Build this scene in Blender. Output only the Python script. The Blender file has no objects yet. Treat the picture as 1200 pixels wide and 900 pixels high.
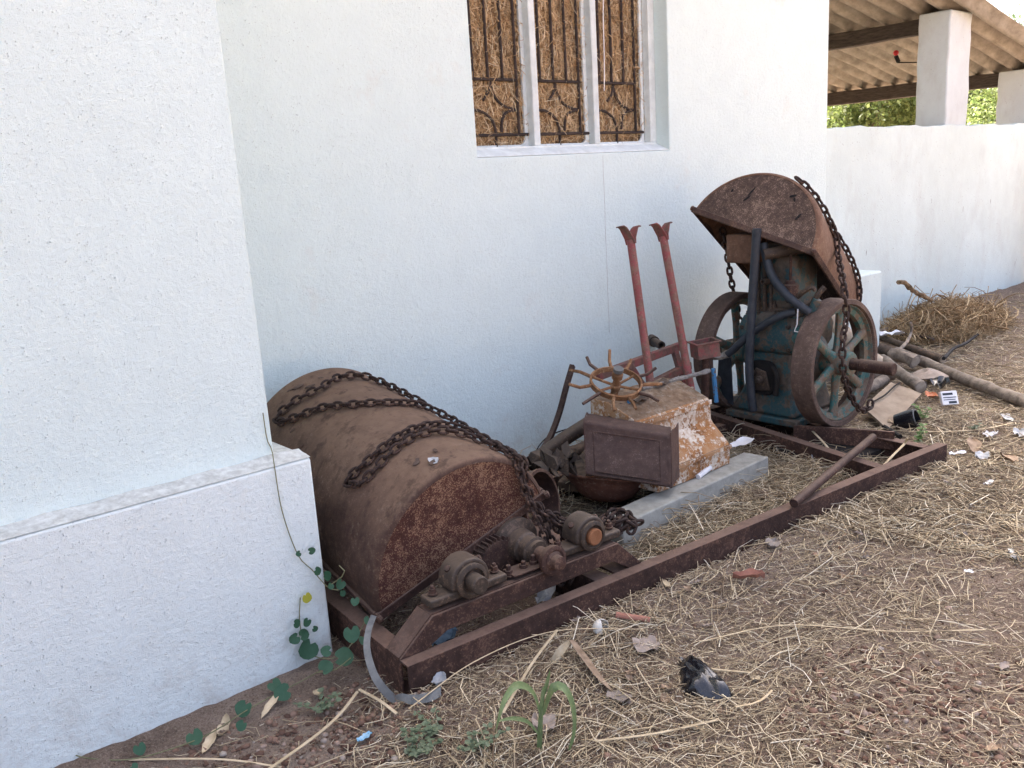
import bpy, bmesh, math, random
import numpy as np
from mathutils import Vector, Matrix, noise as mnoise

random.seed(7)
rng = np.random.default_rng(7)
R = math.radians
SC = bpy.context.scene
COL = SC.collection

# ------------------------------------------------------------------ camera
YAW, PITCH, ROLL = 0.871, -0.2265, -0.0621
fw = Vector((math.cos(PITCH) * math.cos(YAW), math.cos(PITCH) * math.sin(YAW), math.sin(PITCH)))
rt = fw.cross(Vector((0, 0, 1))).normalized()
up = rt.cross(fw)
rt, up = (math.cos(ROLL) * rt + math.sin(ROLL) * up, -math.sin(ROLL) * rt + math.cos(ROLL) * up)
cam_d = bpy.data.cameras.new('camera')
cam = bpy.data.objects.new('camera', cam_d)
COL.objects.link(cam)
cm = Matrix((rt, up, -fw)).transposed().to_4x4()
cm.translation = Vector((0, 0, 1.35))
cam.matrix_world = cm
cam_d.sensor_width = 36
cam_d.sensor_fit = 'HORIZONTAL'
cam_d.lens = 36 * 1037 / 1200
cam_d.clip_start = 0.05
cam_d.clip_end = 2000
SC.camera = cam

# ------------------------------------------------------------------ sky and sun (bright overcast)
SUN_EL, SUN_AZ = R(50), R(68)          # azimuth measured from +x towards +y
W = bpy.data.worlds.new('World')
SC.world = W
W.use_nodes = True
nt = W.node_tree
bg = nt.nodes['Background']
sky = nt.nodes.new('ShaderNodeTexSky')
sky.sky_type = 'NISHITA'
sky.sun_disc = False
sky.sun_elevation = SUN_EL
sky.sun_rotation = R(90) - SUN_AZ
sky.air_density = 0.40
sky.dust_density = 10.0
sky.ozone_density = 0.0
nt.links.new(sky.outputs[0], bg.inputs[0])
bg.inputs[1].default_value = 0.15
sd = bpy.data.lights.new('sun', 'SUN')
sun = bpy.data.objects.new('sun', sd)
COL.objects.link(sun)
sd.energy = 3.0
sd.angle = R(0.53)
sd.color = (1.0, 0.93, 0.84)
sdir = Vector((math.cos(SUN_EL) * math.cos(SUN_AZ), math.cos(SUN_EL) * math.sin(SUN_AZ), math.sin(SUN_EL)))
sun.rotation_euler = sdir.to_track_quat('Z', 'Y').to_euler()
SC.view_settings.view_transform = 'Standard'
SC.view_settings.look = 'None'
SC.view_settings.exposure = 3.13
SC.view_settings.gamma = 1.0


# ------------------------------------------------------------------ node helper
class NB:
    def __init__(s, name):
        s.m = bpy.data.materials.new(name)
        s.m.use_nodes = True
        s.t = s.m.node_tree
        s.b = s.t.nodes['Principled BSDF']
        s.tc = s.t.nodes.new('ShaderNodeTexCoord')
        s.vec = s.tc.outputs['Object']

    def n(s, t, **kw):
        x = s.t.nodes.new(t)
        for k, v in kw.items():
            setattr(x, k, v)
        return x

    def lk(s, v, sock):
        if isinstance(v, bpy.types.NodeSocket):
            s.t.links.new(v, sock)
        elif v is not None:
            if isinstance(v, (tuple, list)) and len(v) == 3 and sock.type == 'RGBA':
                v = (*v, 1)
            sock.default_value = v

    def scale(s, x, y, z):
        mp = s.n('ShaderNodeMapping')
        s.lk(s.vec, mp.inputs[0])
        mp.inputs['Scale'].default_value = (x, y, z)
        return mp.outputs[0]

    def noise(s, sc, det=4, rough=0.55, vec=None, dist=0.0):
        x = s.n('ShaderNodeTexNoise')
        s.lk(vec or s.vec, x.inputs['Vector'])
        x.inputs['Scale'].default_value = sc
        x.inputs['Detail'].default_value = det
        x.inputs['Roughness'].default_value = rough
        x.inputs['Distortion'].default_value = dist
        return x.outputs['Fac']

    def voro(s, sc, feat='F1', out='Distance', vec=None):
        x = s.n('ShaderNodeTexVoronoi', feature=feat)
        s.lk(vec or s.vec, x.inputs['Vector'])
        x.inputs['Scale'].default_value = sc
        return x.outputs[out]

    def ramp(s, f, stops):
        x = s.n('ShaderNodeValToRGB')
        s.lk(f, x.inputs[0])
        e = x.color_ramp.elements
        while len(e) < len(stops):
            e.new(0.5)
        for i, (p, c) in enumerate(stops):
            e[i].position = p
            if not isinstance(c, (tuple, list)):
                c = (c, c, c)
            e[i].color = (*c, 1)
        return x.outputs[0]

    def mix(s, f, a, b, mode='MIX'):
        x = s.n('ShaderNodeMix', data_type='RGBA', blend_type=mode)
        s.lk(f, x.inputs[0])
        s.lk(a, x.inputs[6])
        s.lk(b, x.inputs[7])
        return x.outputs[2]

    def math(s, op, a, b=None):
        x = s.n('ShaderNodeMath', operation=op)
        s.lk(a, x.inputs[0])
        if b is not None:
            s.lk(b, x.inputs[1])
        return x.outputs[0]

    def bump(s, h, strength=0.5, dist=0.01, nrm=None):
        x = s.n('ShaderNodeBump')
        s.lk(h, x.inputs['Height'])
        x.inputs['Strength'].default_value = strength
        x.inputs['Distance'].default_value = dist
        if nrm is not None:
            s.lk(nrm, x.inputs['Normal'])
        return x.outputs[0]

    def island(s):
        return s.n('ShaderNodeNewGeometry').outputs['Random Per Island']

    def objrand(s):
        return s.n('ShaderNodeObjectInfo').outputs['Random']

    def done(s, col, rough=0.8, nrm=None, metal=0.0, spec=None, trans=None):
        s.lk(col, s.b.inputs['Base Color'])
        s.lk(rough, s.b.inputs['Roughness'])
        s.lk(metal, s.b.inputs['Metallic'])
        if nrm is not None:
            s.lk(nrm, s.b.inputs['Normal'])
        if spec is not None:
            s.b.inputs['Specular IOR Level'].default_value = spec
        return s.m


def plaster(name, grain, base, stain, streak=0.0, strength=0.6, pit=0.42, bd=0.007, splash=False):
    b = NB(name)
    h1 = b.noise(grain * 1.5, 3, 0.65)
    h2 = b.noise(grain * 0.3, 3, 0.55)
    pits = b.ramp(b.voro(grain * 0.62), [(0.0, 0.0), (0.12, 0.0), (0.26, 1.0)])
    sel = b.ramp(b.noise(grain * 0.3, 2), [(0.52, 0.0), (0.66, 1.0)])
    pitm = b.math('MULTIPLY', b.math('SUBTRACT', 1.0, pits), sel)
    big = b.ramp(b.noise(1.3, 5, 0.6), [(0.35, stain), (0.62, base)])
    mid = b.ramp(b.noise(9, 4, 0.65), [(0.3, (0.965, 0.965, 0.965)), (0.6, (1, 1, 1))])
    c = b.mix(1.0, big, mid, 'MULTIPLY')
    if streak > 0:
        st = b.ramp(b.noise(4, 6, 0.7, b.scale(1.2, 1.2, 0.55)), [(0.5, 0.0), (0.72, streak)])
        c = b.mix(st, c, (0.42, 0.40, 0.37))
        sc = b.ramp(b.noise(16, 3, 0.6, b.scale(2.2, 2.2, 0.45)), [(0.735, 0.0), (0.76, 0.8)])
        c = b.mix(sc, c, (0.16, 0.15, 0.13))
    if splash:
        sp_ = b.n('ShaderNodeSeparateXYZ')
        b.lk(b.vec, sp_.inputs[0])
        low = b.ramp(sp_.outputs[2], [(0.0, 1.0), (0.30, 0.0)])
        sm = b.math('MULTIPLY', low, b.ramp(b.noise(11, 7, 0.75), [(0.46, 0.0), (0.62, 1.0)]))
        c = b.mix(b.math('MULTIPLY', sm, 0.38), c, (0.42, 0.33, 0.25))
        bl_ = b.ramp(b.noise(2.6, 5, 0.7), [(0.60, 0.0), (0.74, 0.35)])
        c = b.mix(bl_, c, (0.66, 0.63, 0.55))
    c = b.mix(b.math('MULTIPLY', pitm, pit), c, (0.28, 0.27, 0.26))
    hh = b.math('ADD', b.math('MULTIPLY', h1, 0.6), b.math('ADD', b.math('MULTIPLY', h2, 0.8), b.math('MULTIPLY', pitm, -0.9)))
    return b.done(c, 0.93, b.bump(hh, strength, bd), spec=0.2)


def rust(name, dark, mid, light, fleck=None, fleck_amt=0.5, fleck_scale=170, rough=0.85, dust=None, big=5.0, scuff=None):
    b = NB(name)
    n1 = b.noise(big, 6, 0.65)
    n2 = b.noise(38, 5, 0.7)
    f = b.math('ADD', b.math('MULTIPLY', n1, 0.55), b.math('MULTIPLY', n2, 0.5))
    c = b.ramp(f, [(0.36, dark), (0.53, mid), (0.70, light)])
    fine = b.noise(fleck_scale, 3, 0.7)
    if fleck:
        lo = 0.66 - 0.22 * fleck_amt
        m = b.ramp(b.math('ADD', fine, b.math('ADD', b.math('MULTIPLY', b.math('SUBTRACT', n2, 0.5), 0.5), b.math('MULTIPLY', b.math('SUBTRACT', n1, 0.5), 0.55))), [(lo, 0.0), (lo + 0.07, 1.0)])
        c = b.mix(b.math('MULTIPLY', m, 0.85), c, fleck)
    if dust:
        geo = b.n('ShaderNodeNewGeometry')
        sep = b.n('ShaderNodeSeparateXYZ')
        b.lk(geo.outputs['Normal'], sep.inputs[0])
        d = b.math('MULTIPLY', b.ramp(sep.outputs[2], [(0.35, 0.0), (0.85, 1.0)]),
                   b.ramp(b.noise(14, 5, 0.75), [(0.25, 0.35), (0.6, 1.0)]))
        c = b.mix(b.math('MULTIPLY', d, 0.8), c, dust)
    if scuff:
        st = b.noise(7, 6, 0.75, b.scale(1.0, 3.5, 3.5))
        c = b.mix(b.math('MULTIPLY', b.ramp(st, [(0.60, 0.0), (0.72, 1.0)]), 0.55), c, scuff)
        drip = b.noise(6, 4, 0.7, b.scale(3.0, 3.0, 0.5))
        c = b.mix(b.math('MULTIPLY', b.ramp(drip, [(0.33, 1.0), (0.45, 0.0)]), 0.6), c, dark)
        n2 = b.math('ADD', n2, b.math('MULTIPLY', n1, 0.8))
    c = b.mix(1.0, c, b.ramp(b.objrand(), [(0.0, (0.85, 0.85, 0.85)), (1.0, (1.12, 1.1, 1.08))]), 'MULTIPLY')
    hh = b.math('ADD', b.math('MULTIPLY', fine, 0.5), n2)
    return b.done(c, rough, b.bump(hh, 0.45, 0.004), spec=0.3)


def worn(name, paint, paint2, under, rustc, amt=0.5, scale=14, rough=0.6, chips=None):
    b = NB(name)
    c = b.ramp(b.noise(scale * 0.5, 5, 0.65), [(0.35, paint), (0.65, paint2)])
    wear = b.math('ADD', b.noise(scale, 7, 0.72), b.math('MULTIPLY', b.math('SUBTRACT', b.noise(scale * 6, 3, 0.6), 0.5), 0.25))
    m = b.ramp(wear, [(0.60 - amt * 0.25, 0.0), (0.64 - amt * 0.25, 1.0)])
    u = b.ramp(b.noise(scale * 1.7, 5, 0.7), [(0.38, under), (0.62, rustc)])
    c = b.mix(m, c, u)
    if chips:
        cm_ = b.ramp(b.noise(scale * 5, 4, 0.75), [(0.63, 0.0), (0.66, 1.0)])
        c = b.mix(cm_, c, chips)
    c = b.mix(b.math('MULTIPLY', b.ramp(b.noise(90, 3, 0.7), [(0.5, 0.0), (0.62, 1.0)]), 0.35), c, rustc)
    hh = b.math('ADD', b.math('MULTIPLY', m, -0.4), b.noise(60, 4, 0.7))
    return b.done(c, rough, b.bump(hh, 0.4, 0.003), spec=0.35)


def plain(name, c1, c2, rough=0.7, scale=30, bump=0.2, dist=0.003, stretch=None, rand=True, spec=0.3):
    b = NB(name)
    v = b.scale(*stretch) if stretch else None
    nn = b.noise(scale, 5, 0.65, v)
    c = b.ramp(nn, [(0.33, c1), (0.66, c2)])
    if rand:
        c = b.mix(1.0, c, b.ramp(b.objrand(), [(0.0, (0.8, 0.8, 0.8)), (1.0, (1.15, 1.12, 1.1))]), 'MULTIPLY')
    return b.done(c, rough, b.bump(nn, bump, dist), spec=spec)


def straw_mat(name, stops):
    b = NB(name)
    c = b.ramp(b.island(), stops)
    c = b.mix(0.5, c, b.ramp(b.noise(60, 3), [(0.3, (0.6, 0.57, 0.52)), (0.7, (1.1, 1.05, 1.0))]), 'MULTIPLY')
    return b.done(c, 0.75, spec=0.25)


def leaf_mat(name, a, c, vein=None, trans=0.25, rough=0.5):
    b = NB(name)
    col = b.ramp(b.island(), [(0.0, a), (1.0, c)])
    col = b.mix(b.math('MULTIPLY', b.ramp(b.noise(70, 4), [(0.4, 0.0), (0.7, 1.0)]), 0.4), col, vein or a)
    m = b.done(col, rough, spec=0.3)
    tr = b.n('ShaderNodeBsdfTranslucent')
    b.lk(col, tr.inputs[0])
    mx = b.n('ShaderNodeMixShader')
    mx.inputs[0].default_value = trans
    out = b.t.nodes['Material Output']
    b.t.links.new(b.b.outputs[0], mx.inputs[1])
    b.t.links.new(tr.outputs[0], mx.inputs[2])
    b.t.links.new(mx.outputs[0], out.inputs['Surface'])
    return m


M = {}
M['plaster'] = plaster('white_plaster', 170, (0.74, 0.85, 0.815), (0.72, 0.83, 0.795), 0.0, 0.8, 0.4, 0.007, True)
M['plaster_near'] = plaster('white_plaster_coarse', 250, (0.775, 0.90, 0.865), (0.755, 0.875, 0.84), 0.0, 1.0, 0.30, 0.006)
M['plaster_plinth'] = plaster('plinth_plaster', 230, (0.825, 0.905, 0.87), (0.785, 0.86, 0.825), 0.06, 1.0, 0.26, 0.006, True)
M['limewash'] = plaster('limewashed_wall', 60, (0.69, 0.785, 0.75), (0.62, 0.705, 0.67), 0.22, 0.35)
M['ledge'] = plain('dusty_ledge', (0.47, 0.47, 0.42), (0.74, 0.76, 0.70), 0.95, 40, 0.6, 0.005)
M['frame_white'] = plain('whitewashed_frame', (0.62, 0.67, 0.65), (0.77, 0.83, 0.81), 0.85, 18, 0.3, 0.003)
M['column'] = plaster('grey_column', 80, (0.68, 0.735, 0.73), (0.57, 0.615, 0.61), 0.4, 0.4)
M['roof'] = plain('asbestos_sheet', (0.23, 0.20, 0.155), (0.40, 0.36, 0.295), 0.9, 6, 0.3, 0.004, (1, 3, 1))
M['beam'] = plain('dark_timber', (0.035, 0.028, 0.022), (0.09, 0.07, 0.055), 0.85, 12, 0.5, 0.006, (6, 1, 6))
M['hood'] = rust('rusty_drum_sheet', (0.042, 0.021, 0.015), (0.086, 0.047, 0.032), (0.145, 0.088, 0.058),
                 (0.18, 0.12, 0.08), 0.3, 210, 0.8, (0.245, 0.155, 0.100), 4.5, (0.30, 0.225, 0.165))
M['hood_end'] = rust('speckled_rust_plate', (0.040, 0.015, 0.011), (0.078, 0.030, 0.021), (0.125, 0.054, 0.036),
                     (0.30, 0.185, 0.115), 0.66, 235, 0.85, None, 3.0)
M['hood_end_grey'] = rust('speckled_brown_plate', (0.045, 0.030, 0.024), (0.080, 0.053, 0.041), (0.12, 0.08, 0.06),
                          (0.28, 0.20, 0.145), 0.45, 220, 0.85, None, 3.0)
M['hood_orange'] = rust('brown_orange_sheet', (0.085, 0.045, 0.028), (0.15, 0.082, 0.050), (0.20, 0.12, 0.075),
                        (0.26, 0.18, 0.12), 0.2, 150, 0.8, None, 4.0, (0.23, 0.15, 0.10))
M['rust'] = rust('dark_rust', (0.022, 0.012, 0.010), (0.055, 0.029, 0.022), (0.10, 0.056, 0.040),
                 (0.15, 0.09, 0.06), 0.3, 140, 0.8, (0.14, 0.098, 0.072))
M['rail'] = rust('pitted_frame_rust', (0.024, 0.013, 0.010), (0.062, 0.033, 0.024), (0.11, 0.060, 0.043),
                 (0.16, 0.088, 0.060), 0.45, 130, 0.85, (0.20, 0.132, 0.098))
M['chain'] = rust('chain_rust', (0.018, 0.011, 0.009), (0.042, 0.025, 0.019), (0.075, 0.044, 0.032), (0.14, 0.08, 0.05), 0.25, 200, 0.75)
M['oily'] = rust('oily_iron', (0.022, 0.016, 0.013), (0.052, 0.038, 0.028), (0.095, 0.066, 0.047), (0.14, 0.095, 0.065), 0.3, 120, 0.6, (0.135, 0.102, 0.075))
M['tread'] = rust('wheel_tread', (0.055, 0.035, 0.028), (0.095, 0.064, 0.050), (0.135, 0.094, 0.073), (0.18, 0.13, 0.10), 0.25, 150, 0.8)
M['orange_rust'] = rust('orange_rust', (0.10, 0.045, 0.018), (0.20, 0.10, 0.045), (0.32, 0.19, 0.10), (0.42, 0.29, 0.17), 0.35, 120, 0.9)
M['shaft_end'] = rust('orange_shaft_face', (0.16, 0.06, 0.025), (0.25, 0.11, 0.05), (0.32, 0.16, 0.08))
M['teal'] = worn('worn_teal_paint', (0.020, 0.085, 0.085), (0.045, 0.135, 0.125), (0.050, 0.042, 0.032), (0.115, 0.082, 0.058), 0.15, 13, 0.5)
M['teal_dark'] = worn('grimy_teal_paint', (0.020, 0.062, 0.070), (0.034, 0.092, 0.094), (0.050, 0.043, 0.034), (0.125, 0.098, 0.074), 0.58, 10, 0.55)
M['spoke'] = worn('spoke_paint', (0.028, 0.105, 0.095), (0.060, 0.165, 0.145), (0.17, 0.145, 0.105), (0.13, 0.080, 0.05), 0.55, 18, 0.5, (0.38, 0.32, 0.20))
M['red'] = worn('worn_red_paint', (0.22, 0.050, 0.050), (0.29, 0.085, 0.080), (0.15, 0.055, 0.043), (0.21, 0.12, 0.085), 0.5, 26, 0.6, (0.42, 0.24, 0.21))
M['red_dull'] = worn('dull_red_paint', (0.20, 0.055, 0.050), (0.26, 0.085, 0.075), (0.11, 0.055, 0.043), (0.17, 0.10, 0.075), 0.6, 20, 0.7)
M['blue'] = worn('blue_paint', (0.035, 0.17, 0.36), (0.06, 0.23, 0.42), (0.08, 0.08, 0.08), (0.11, 0.08, 0.06), 0.3, 20, 0.6)
M['can'] = rust('brown_tin', (0.050, 0.028, 0.022), (0.085, 0.050, 0.039), (0.125, 0.078, 0.060), (0.20, 0.14, 0.11), 0.15, 230, 0.7, None, 4)
M['pan'] = rust('red_brown_pan', (0.085, 0.034, 0.022), (0.15, 0.064, 0.041), (0.21, 0.105, 0.07), (0.24, 0.16, 0.11), 0.3, 90, 0.75)
M['black'] = plain('black_void_iron', (0.008, 0.007, 0.007), (0.02, 0.018, 0.016), 0.8, 30)
M['hose'] = plain('rubber_hose', (0.020, 0.026, 0.034), (0.042, 0.050, 0.060), 0.55, 20, 0.15, 0.002, spec=0.4)
M['rope'] = plain('grey_rag', (0.15, 0.14, 0.125), (0.30, 0.285, 0.26), 0.95, 60, 0.6, 0.004)
M['concrete'] = plain('grey_concrete', (0.29, 0.285, 0.245), (0.43, 0.425, 0.37), 0.92, 22, 0.5, 0.004)
M['grille'] = plain('dark_iron_grille', (0.025, 0.018, 0.015), (0.06, 0.042, 0.034), 0.8, 30)
M['bark'] = plain('grey_bark', (0.13, 0.107, 0.085), (0.31, 0.262, 0.212), 0.92, 18, 0.8, 0.01)
M['bark_dark'] = plain('dark_bark', (0.05, 0.037, 0.028), (0.15, 0.11, 0.08), 0.92, 22, 0.8, 0.01)
M['charred'] = plain('charred_wood', (0.012, 0.011, 0.010), (0.03, 0.027, 0.025), 0.8, 30, 0.5, 0.004)
M['cut'] = plain('cut_wood', (0.30, 0.245, 0.18), (0.48, 0.41, 0.32), 0.9, 25, 0.4, 0.003)
M['board'] = plain('dusty_board', (0.20, 0.155, 0.11), (0.31, 0.255, 0.19), 0.92, 10, 0.4, 0.004)
M['plastic_black'] = plain('black_polythene', (0.006, 0.007, 0.009), (0.012, 0.013, 0.017), 0.20, 26, 0.45, 0.005, spec=0.7)
M['plastic_white'] = plain('white_polythene', (0.55, 0.58, 0.62), (0.80, 0.82, 0.84), 0.45, 25, 0.4, 0.006)
M['plastic_grey'] = plain('grey_polythene', (0.26, 0.28, 0.30), (0.48, 0.50, 0.51), 0.5, 25, 0.4, 0.006)
M['paper'] = plain('white_paper', (0.70, 0.70, 0.70), (0.85, 0.85, 0.84), 0.9, 20, 0.3, 0.004)
M['shell'] = plain('cream_shell', (0.66, 0.62, 0.52), (0.85, 0.83, 0.76), 0.6, 20, 0.2, 0.003)
M['clay'] = plain('terracotta', (0.26, 0.12, 0.085), (0.36, 0.18, 0.13), 0.85, 30, 0.4, 0.003)
M['bluerag'] = plain('faded_blue_cloth', (0.060, 0.105, 0.155), (0.11, 0.165, 0.22), 0.9, 40, 0.5, 0.005)
M['strap'] = plain('grey_strap', (0.12, 0.125, 0.12), (0.20, 0.205, 0.195), 0.7, 40, 0.3, 0.002)
M['orange_foil'] = plain('orange_wrapper', (0.36, 0.085, 0.02), (0.52, 0.16, 0.05), 0.45, 40, 0.3, 0.004)
M['blue_bag'] = plain('light_blue_wrapper', (0.10, 0.36, 0.58), (0.45, 0.65, 0.78), 0.45, 40, 0.3, 0.004)
M['dryleaf'] = plain('dry_leaf', (0.20, 0.135, 0.085), (0.40, 0.295, 0.20), 0.8, 25, 0.3, 0.003)
M['dryleaf_pale'] = plain('pale_dry_leaf', (0.42, 0.33, 0.20), (0.60, 0.50, 0.34), 0.8, 25, 0.3, 0.003)
M['greyleaf'] = plain('grey_dry_leaf', (0.20, 0.165, 0.135), (0.33, 0.28, 0.24), 0.85, 25, 0.3, 0.003)
M['tan_brick'] = plain('tan_render', (0.45, 0.29, 0.17), (0.58, 0.40, 0.26), 0.9, 8, 0.3, 0.004)
M['redglass'] = plain('red_bulb_glass', (0.45, 0.025, 0.03), (0.6, 0.05, 0.05), 0.3, 5)
M['straw'] = straw_mat('dry_straw', [(0.0, (0.15, 0.105, 0.068)), (0.22, (0.31, 0.24, 0.155)), (0.6, (0.53, 0.435, 0.285)), (0.88, (0.72, 0.62, 0.44)), (1.0, (0.80, 0.74, 0.60))])
M['straw_win'] = straw_mat('window_straw', [(0.0, (0.20, 0.11, 0.05)), (0.3, (0.60, 0.40, 0.21)), (0.7, (0.80, 0.60, 0.36)), (1.0, (0.88, 0.77, 0.55))])
M['heap'] = straw_mat('root_straw', [(0.0, (0.20, 0.13, 0.07)), (0.5, (0.44, 0.31, 0.17)), (1.0, (0.68, 0.53, 0.33))])
M['heap_core'] = plain('heap_core', (0.08, 0.054, 0.03), (0.25, 0.175, 0.10), 0.95, 30, 0.9, 0.02)
M['tank'] = None
b = NB('flaking_tank')
zz = b.noise(9, 6, 0.7)
c = b.ramp(zz, [(0.34, (0.17, 0.075, 0.03)), (0.47, (0.36, 0.17, 0.065)), (0.60, (0.40, 0.24, 0.13))])
fl = b.ramp(b.math('ADD', b.noise(44, 7, 0.8), b.math('MULTIPLY', b.math('SUBTRACT', b.noise(6, 3), 0.5), 0.6)), [(0.50, 0.0), (0.54, 1.0)])
c = b.mix(fl, c, b.ramp(b.noise(60, 3), [(0.3, (0.50, 0.38, 0.26)), (0.7, (0.72, 0.66, 0.56))]))
geo = b.n('ShaderNodeNewGeometry')
sep = b.n('ShaderNodeSeparateXYZ')
b.lk(geo.outputs['Normal'], sep.inputs[0])
c = b.mix(b.math('MULTIPLY', b.ramp(sep.outputs[2], [(0.75, 0.0), (0.95, 1.0)]), 0.85), c,
          b.ramp(b.noise(30, 5, 0.7), [(0.4, (0.12, 0.085, 0.055)), (0.62, (0.24, 0.18, 0.125))]))
M['tank'] = b.done(c, 0.9, b.bump(b.math('ADD', b.math('MULTIPLY', fl, 0.8), b.noise(90, 3)), 0.5, 0.003), spec=0.2)

b = NB('soil')
n1 = b.noise(1.7, 5, 0.6)
n2 = b.noise(16, 6, 0.7)
n3 = b.noise(120, 4, 0.7)
f = b.math('ADD', b.math('MULTIPLY', n1, 0.4), b.math('ADD', b.math('MULTIPLY', n2, 0.35), b.math('MULTIPLY', n3, 0.3)))
c = b.ramp(f, [(0.36, (0.100, 0.070, 0.051)), (0.52, (0.235, 0.172, 0.128)), (0.68, (0.365, 0.292, 0.228))])
c = b.mix(b.ramp(b.noise(0.9, 3, 0.5), [(0.45, 0.0), (0.65, 0.6)]), c, (0.26, 0.205, 0.165))
c = b.mix(b.math('MULTIPLY', b.ramp(b.noise(230, 2, 0.6), [(0.56, 0.0), (0.64, 1.0)]), 0.6), c, (0.40, 0.32, 0.24))
c = b.mix(b.math('MULTIPLY', b.ramp(b.noise(150, 3, 0.6), [(0.36, 1.0), (0.45, 0.0)]), 0.6), c, (0.06, 0.042, 0.032))
M['soil'] = b.done(c, 0.95, b.bump(b.math('ADD', n2, b.math('MULTIPLY', n3, 1.2)), 1.0, 0.014), spec=0.15)
b = NB('pebbles')
c = b.ramp(b.island(), [(0.0, (0.075, 0.042, 0.030)), (0.5, (0.18, 0.108, 0.075)), (0.85, (0.27, 0.175, 0.125)), (1.0, (0.36, 0.31, 0.26))])
M['pebble'] = b.done(c, 0.9, b.bump(b.noise(150, 3), 0.5, 0.003), spec=0.2)
M['vine'] = leaf_mat('vine_leaf', (0.020, 0.062, 0.032), (0.045, 0.115, 0.058), (0.06, 0.14, 0.08), 0.15)
M['vine_yellow'] = leaf_mat('yellow_vine_leaf', (0.36, 0.36, 0.04), (0.45, 0.42, 0.06), None, 0.25)
M['vine_stem'] = plain('vine_stem', (0.14, 0.15, 0.07), (0.25, 0.24, 0.13), 0.7)
M['corn'] = leaf_mat('sprout_leaf', (0.13, 0.20, 0.075), (0.21, 0.28, 0.125), (0.30, 0.33, 0.17), 0.3)
M['weed'] = leaf_mat('weed_leaf', (0.12, 0.22, 0.06), (0.22, 0.31, 0.11), None, 0.3)
M['weed_grey'] = leaf_mat('grey_weed_leaf', (0.11, 0.15, 0.085), (0.18, 0.215, 0.13), None, 0.2)
M['tree_leaf'] = leaf_mat('tree_leaf', (0.10, 0.15, 0.045), (0.23, 0.27, 0.09), None, 0.5)
M['tree_leaf_dark'] = leaf_mat('dark_tree_leaf', (0.07, 0.12, 0.05), (0.15, 0.20, 0.09), None, 0.45)
M['trunk'] = plain('tree_bark', (0.09, 0.07, 0.05), (0.2, 0.16, 0.12), 0.9, 12, 0.8, 0.02)


# ------------------------------------------------------------------ mesh helper
def V(*a):
    return Vector(a)


def frame_from(t, ref=None):
    t = t.normalized()
    ref = ref or Vector((0, 0, 1))
    if abs(t.dot(ref)) > 0.97:
        ref = Vector((1, 0, 0))
    x = ref.cross(t).normalized()
    return x, t.cross(x)


def axis_m(o, z, xref=None):
    """matrix with origin o and local z along z"""
    z = Vector(z).normalized()
    x, y = frame_from(z, Vector(xref) if xref else None)
    m = Matrix((x, y, z)).transposed().to_4x4()
    m.translation = Vector(o)
    return m


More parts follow.
